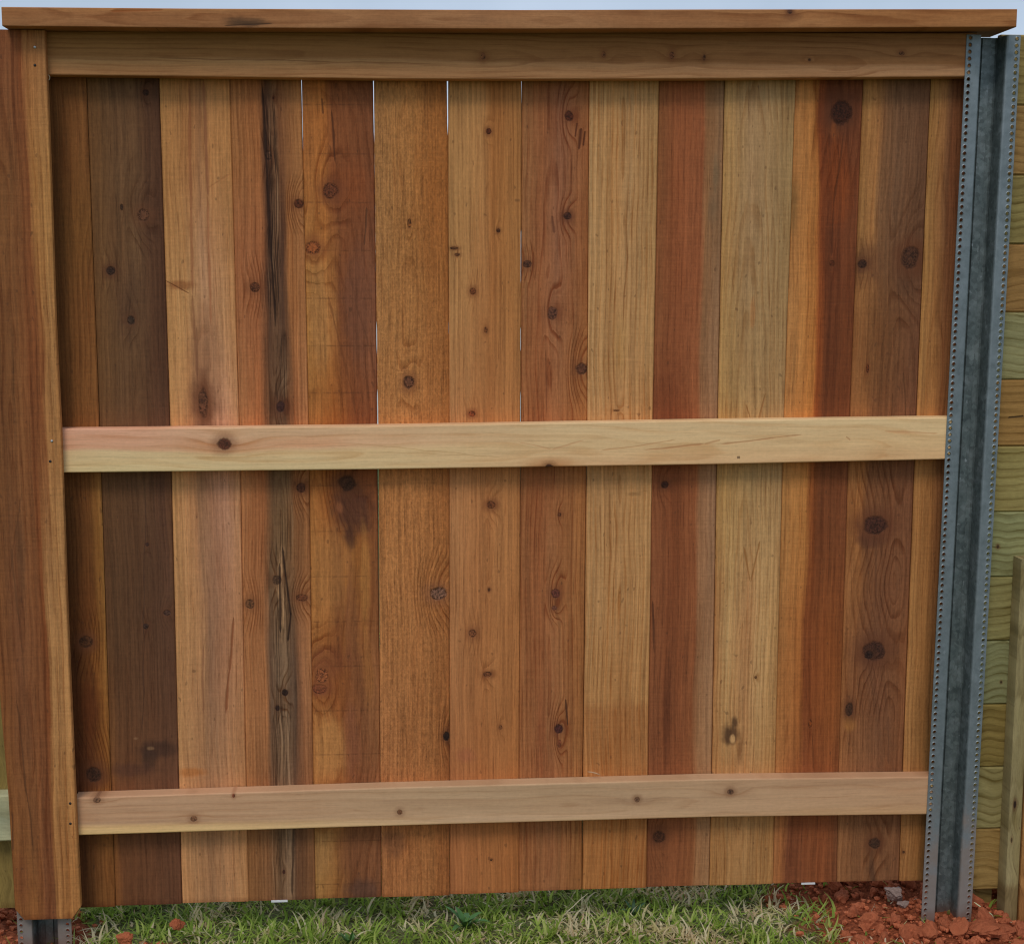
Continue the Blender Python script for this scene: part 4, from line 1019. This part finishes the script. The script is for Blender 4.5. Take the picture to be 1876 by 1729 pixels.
big(1797,1702,-.10,.066,'broad flat red clay slab in front of the right steel post',None,sx=(1.0,.55,.30),rot=(.06,.02,.05),k=3)
big(1620,1668,.06,.022,'rounded red clod left of the right steel post',None,k=4,sx=(1,1,.9))
big(1740,1702,-.075,.030,'rust red clod packed against the foot of the right steel post',None,k=5,sx=(1,.8,.8))
big(1685,1715,-.085,.034,'large crumbly red clod at the bottom edge left of the right steel post',None,k=6,sx=(1.2,.8,.6))
big(1840,1690,-.045,.030,'red clod leaning against the thin treated post',None,k=7,sx=(1,.8,.9))
big(325,1692,-.055,.014,'bright orange red clod in the grass right of the left post',None,k=8)
big(228,1722,-.075,.020,'orange red clod at the bottom edge right of the left post',None,k=9,sx=(1.2,.8,.7))
# fine rubble nobody could count
def rubble(N, seed):
    rg = random.Random(seed); V = []; Fc = []
    base = [clod_mesh(s+50, 1, .3) for s in range(6)]
    c = 0
    while c < N:
        x, y = (rg.gauss(1.76, .26), rg.uniform(-.35, .5)) if rg.random() < .72 else (rg.uniform(-.5, .35), rg.uniform(-.2, .3))
        if rg.random() > clay_w(x, y)*1.1-.1: c += .15; continue
        s = .0022+.0085*rg.random()**2
        bv, bf = base[int(rg.random()*6)]
        an = rg.uniform(0, 6); ca_, sa_ = math.cos(an), math.sin(an)
        z = ground_h(x, y)+s*rg.uniform(.1, 1.2)
        o = len(V)
        V += [Vector((x+s*(p.x*ca_-p.y*sa_), y+s*(p.x*sa_+p.y*ca_), z+s*p.z*.8)) for p in bv]
        Fc += [tuple(q+o for q in f) for f in bf]
        c += 1
    return mesh_obj('clay_rubble', V, Fc, M_CLAY)
tag(rubble(2600, 5), 'crumbled red clay soil around the feet of the posts', 'soil', kind='stuff')

# ------------------------------------------------------------------ weeds, straws, shavings
def leaf_mat(name, c):
    n = NB(name)
    v = n.noise(n.P, scale=80, detail=3)
    col = n.mix(n.mr(v, .3, .7), c, tuple(q*1.5 for q in c[:3])+(1,))
    return n.finish(col, .5, v, .001, .3, spec=.35)
M_LEAF = leaf_mat('weed_leaf', (.055,.13,.03,1))
M_LEAF2 = leaf_mat('weed_leaf_dark', (.035,.085,.03,1))
def weed(px, py, n_, L, wd, label, mat, seed, lo=.5, hi=1.3):
    y = ypix(px, py, GZ); x = at(px, py, y).x
    e = empty('weed', (x, y, ground_h(x, y)), label, 'weed')
    rg = random.Random(seed)
    for q in range(n_):
        an = 2*math.pi*q/n_+rg.uniform(-.3, .3); tl = rg.uniform(lo, hi); l = L*rg.uniform(.6, 1.1)
        V = []; Fc = []
        px_, pz = 0.0, 0.0; a_ = tl*.6
        K = 8
        for s_ in range(K+1):
            t = s_/K
            w_ = wd*(math.sin(math.pi*min(t*.92+.06, 1))**.8)*(.5+.5*t if t < .5 else 1)
            fold = w_*.25
            for sgn, up_ in ((-1, fold), (0, 0), (1, fold)):
                V.append(Vector((px_*math.cos(an)-sgn*w_*.5*math.sin(an), px_*math.sin(an)+sgn*w_*.5*math.cos(an), pz+up_)))
            px_ += math.sin(a_)*l/K; pz += math.cos(a_)*l/K; a_ += tl/K
        for s_ in range(K):
            for j in (0, 1):
                b = s_*3+j
                Fc.append((b, b+1, b+4, b+3))
        mesh_obj('leaf', V, Fc, mat, e, True)
    return e
weed(852, 1703, 11, .062, .015, 'bright green broad leaved weed in the grass below the orange tan pickets', M_LEAF, 1)
weed(1160, 1682, 10, .045, .008, 'dark tufted narrow leaved weed in the grass below the straw yellow picket', M_LEAF2, 2, .3, .9)
weed(640, 1728, 9, .040, .008, 'small pale green tuft at the bottom edge below the even tan pickets', M_LEAF, 3, .3, .9)

def tube(name, pts, r, mat, label, cat, parent=None):
    K = 6; V = []; Fc = []
    n = len(pts)
    for i, p in enumerate(pts):
        a = pts[max(i-1, 0)]; b = pts[min(i+1, n-1)]
        t = (b-a).normalized(); s_ = t.cross(Vector((.3, 1, .2))).normalized(); u_ = t.cross(s_)
        rr = r*(1-.6*abs(2*i/(n-1)-1)**3)
        for k in range(K):
            V.append(p+s_*math.cos(2*math.pi*k/K)*rr+u_*math.sin(2*math.pi*k/K)*rr)
    for i in range(n-1):
        for k in range(K): Fc.append((i*K+k, i*K+(k+1) % K, (i+1)*K+(k+1) % K, (i+1)*K+k))
    Fc.append(tuple(range(K-1, -1, -1))); Fc.append(tuple(range((n-1)*K, n*K)))
    o = mesh_obj(name, V, Fc, mat, parent, True)
    return tag(o, label, cat)
M_STRAW = plain('dry_straw', (.55,.48,.32,1), .6)
M_PALE = plain('pale_stem', (.62,.66,.38,1), .5)
M_SHAV = plain('wood_shaving', (.60,.36,.20,1), .7)
M_CURL = plain('pale_curl', (.5,.42,.30,1), .6)
def pts(L, Y):
    return [at(a, b, Y) for a, b in L]
tube('stem', pts([(1785,1652),(1796,1660),(1808,1668),(1816,1674),(1821,1681)], -.052), .0016, M_PALE, 'pale yellow green stem lying over the clods right of the steel post', 'stem')
tube('straw', pts([(1540,1693),(1544,1703),(1545,1714),(1540,1726),(1539,1733)], -.07), .0014, M_STRAW, 'curved bleached straw at the bottom edge left of the clay clods', 'straw')
tube('straw', pts([(1077,1636),(1062,1648),(1050,1660),(1040,1668),(1036,1676)], -.0), .0011, M_STRAW, 'long arching straw leaning below the reddish picket', 'straw')
tube('wood_shaving', pts([(1076,1413),(1084,1414),(1092,1416),(1100,1419)], -.018), .0016, M_SHAV, 'thin wood shaving lying on the bottom rail', 'wood shaving')
tube('wood_shaving', pts([(86,136),(90,139),(91.5,143),(90,147),(87,148)], -.045), .0008, M_CURL, 'tiny pale curl hanging at the left end of the top rail', 'wood shaving')

# ------------------------------------------------------------------ pale fence far behind, seen only through the slits between pickets
M_VINYL = plain('white_vinyl', (.78,.78,.77,1), .45, .05, 3)
vf = empty('vinyl_fence', (0, 9, -.05), 'white vinyl fence across the yard glimpsed through the slits between the centre pickets', 'fence')
def vbox(name, x0, x1, y0, y1, z0, z1):
    rings = [[Vector((x, y, z)) for x, y in bevel_section(x0, x1, y0, y1, .004)] for z in (z0, z1)]
    V, Fc = loft(rings)
    return mesh_obj(name, V, Fc, M_VINYL, vf)
for k in range(-3, 4):
    xp = k*2.4+.9
    vbox('post', xp-.06, xp+.06, -.06, .06, -.15, 1.85)
    rings = [[Vector((xp+sx*w_, sy*w_, z)) for sx, sy in ((-1,-1),(1,-1),(1,1),(-1,1))] for z, w_ in ((1.85,.072),(1.87,.072),(1.92,.004))]
    V, Fc = loft(rings); mesh_obj('post_cap', V, Fc, M_VINYL, vf)
    if k < 3:
        V = []; Fc = []
        for b in range(14):
            xa = xp+.062+b*.1625; o_n = len(V)
            V += [Vector((xa, -.018, 0)), Vector((xa+.155, -.018, 0)), Vector((xa+.1585, -.012, 0)), Vector((xa+.1625, -.012, 0)), Vector((xa+.1625, .018, 0)), Vector((xa, .018, 0))]
            V += [v+Vector((0, 0, 1.70)) for v in V[-6:]]
            Fc += [(o_n+q, o_n+(q+1) % 6, o_n+6+(q+1) % 6, o_n+6+q) for q in range(6)]
        V = [v+Vector((0, 0, .06)) for v in V]
        mesh_obj('panel', V, Fc, M_VINYL, vf)
        for z in (.02, 1.68): vbox('rail', xp+.06, xp+2.34, -.03, .03, z, z+.12)
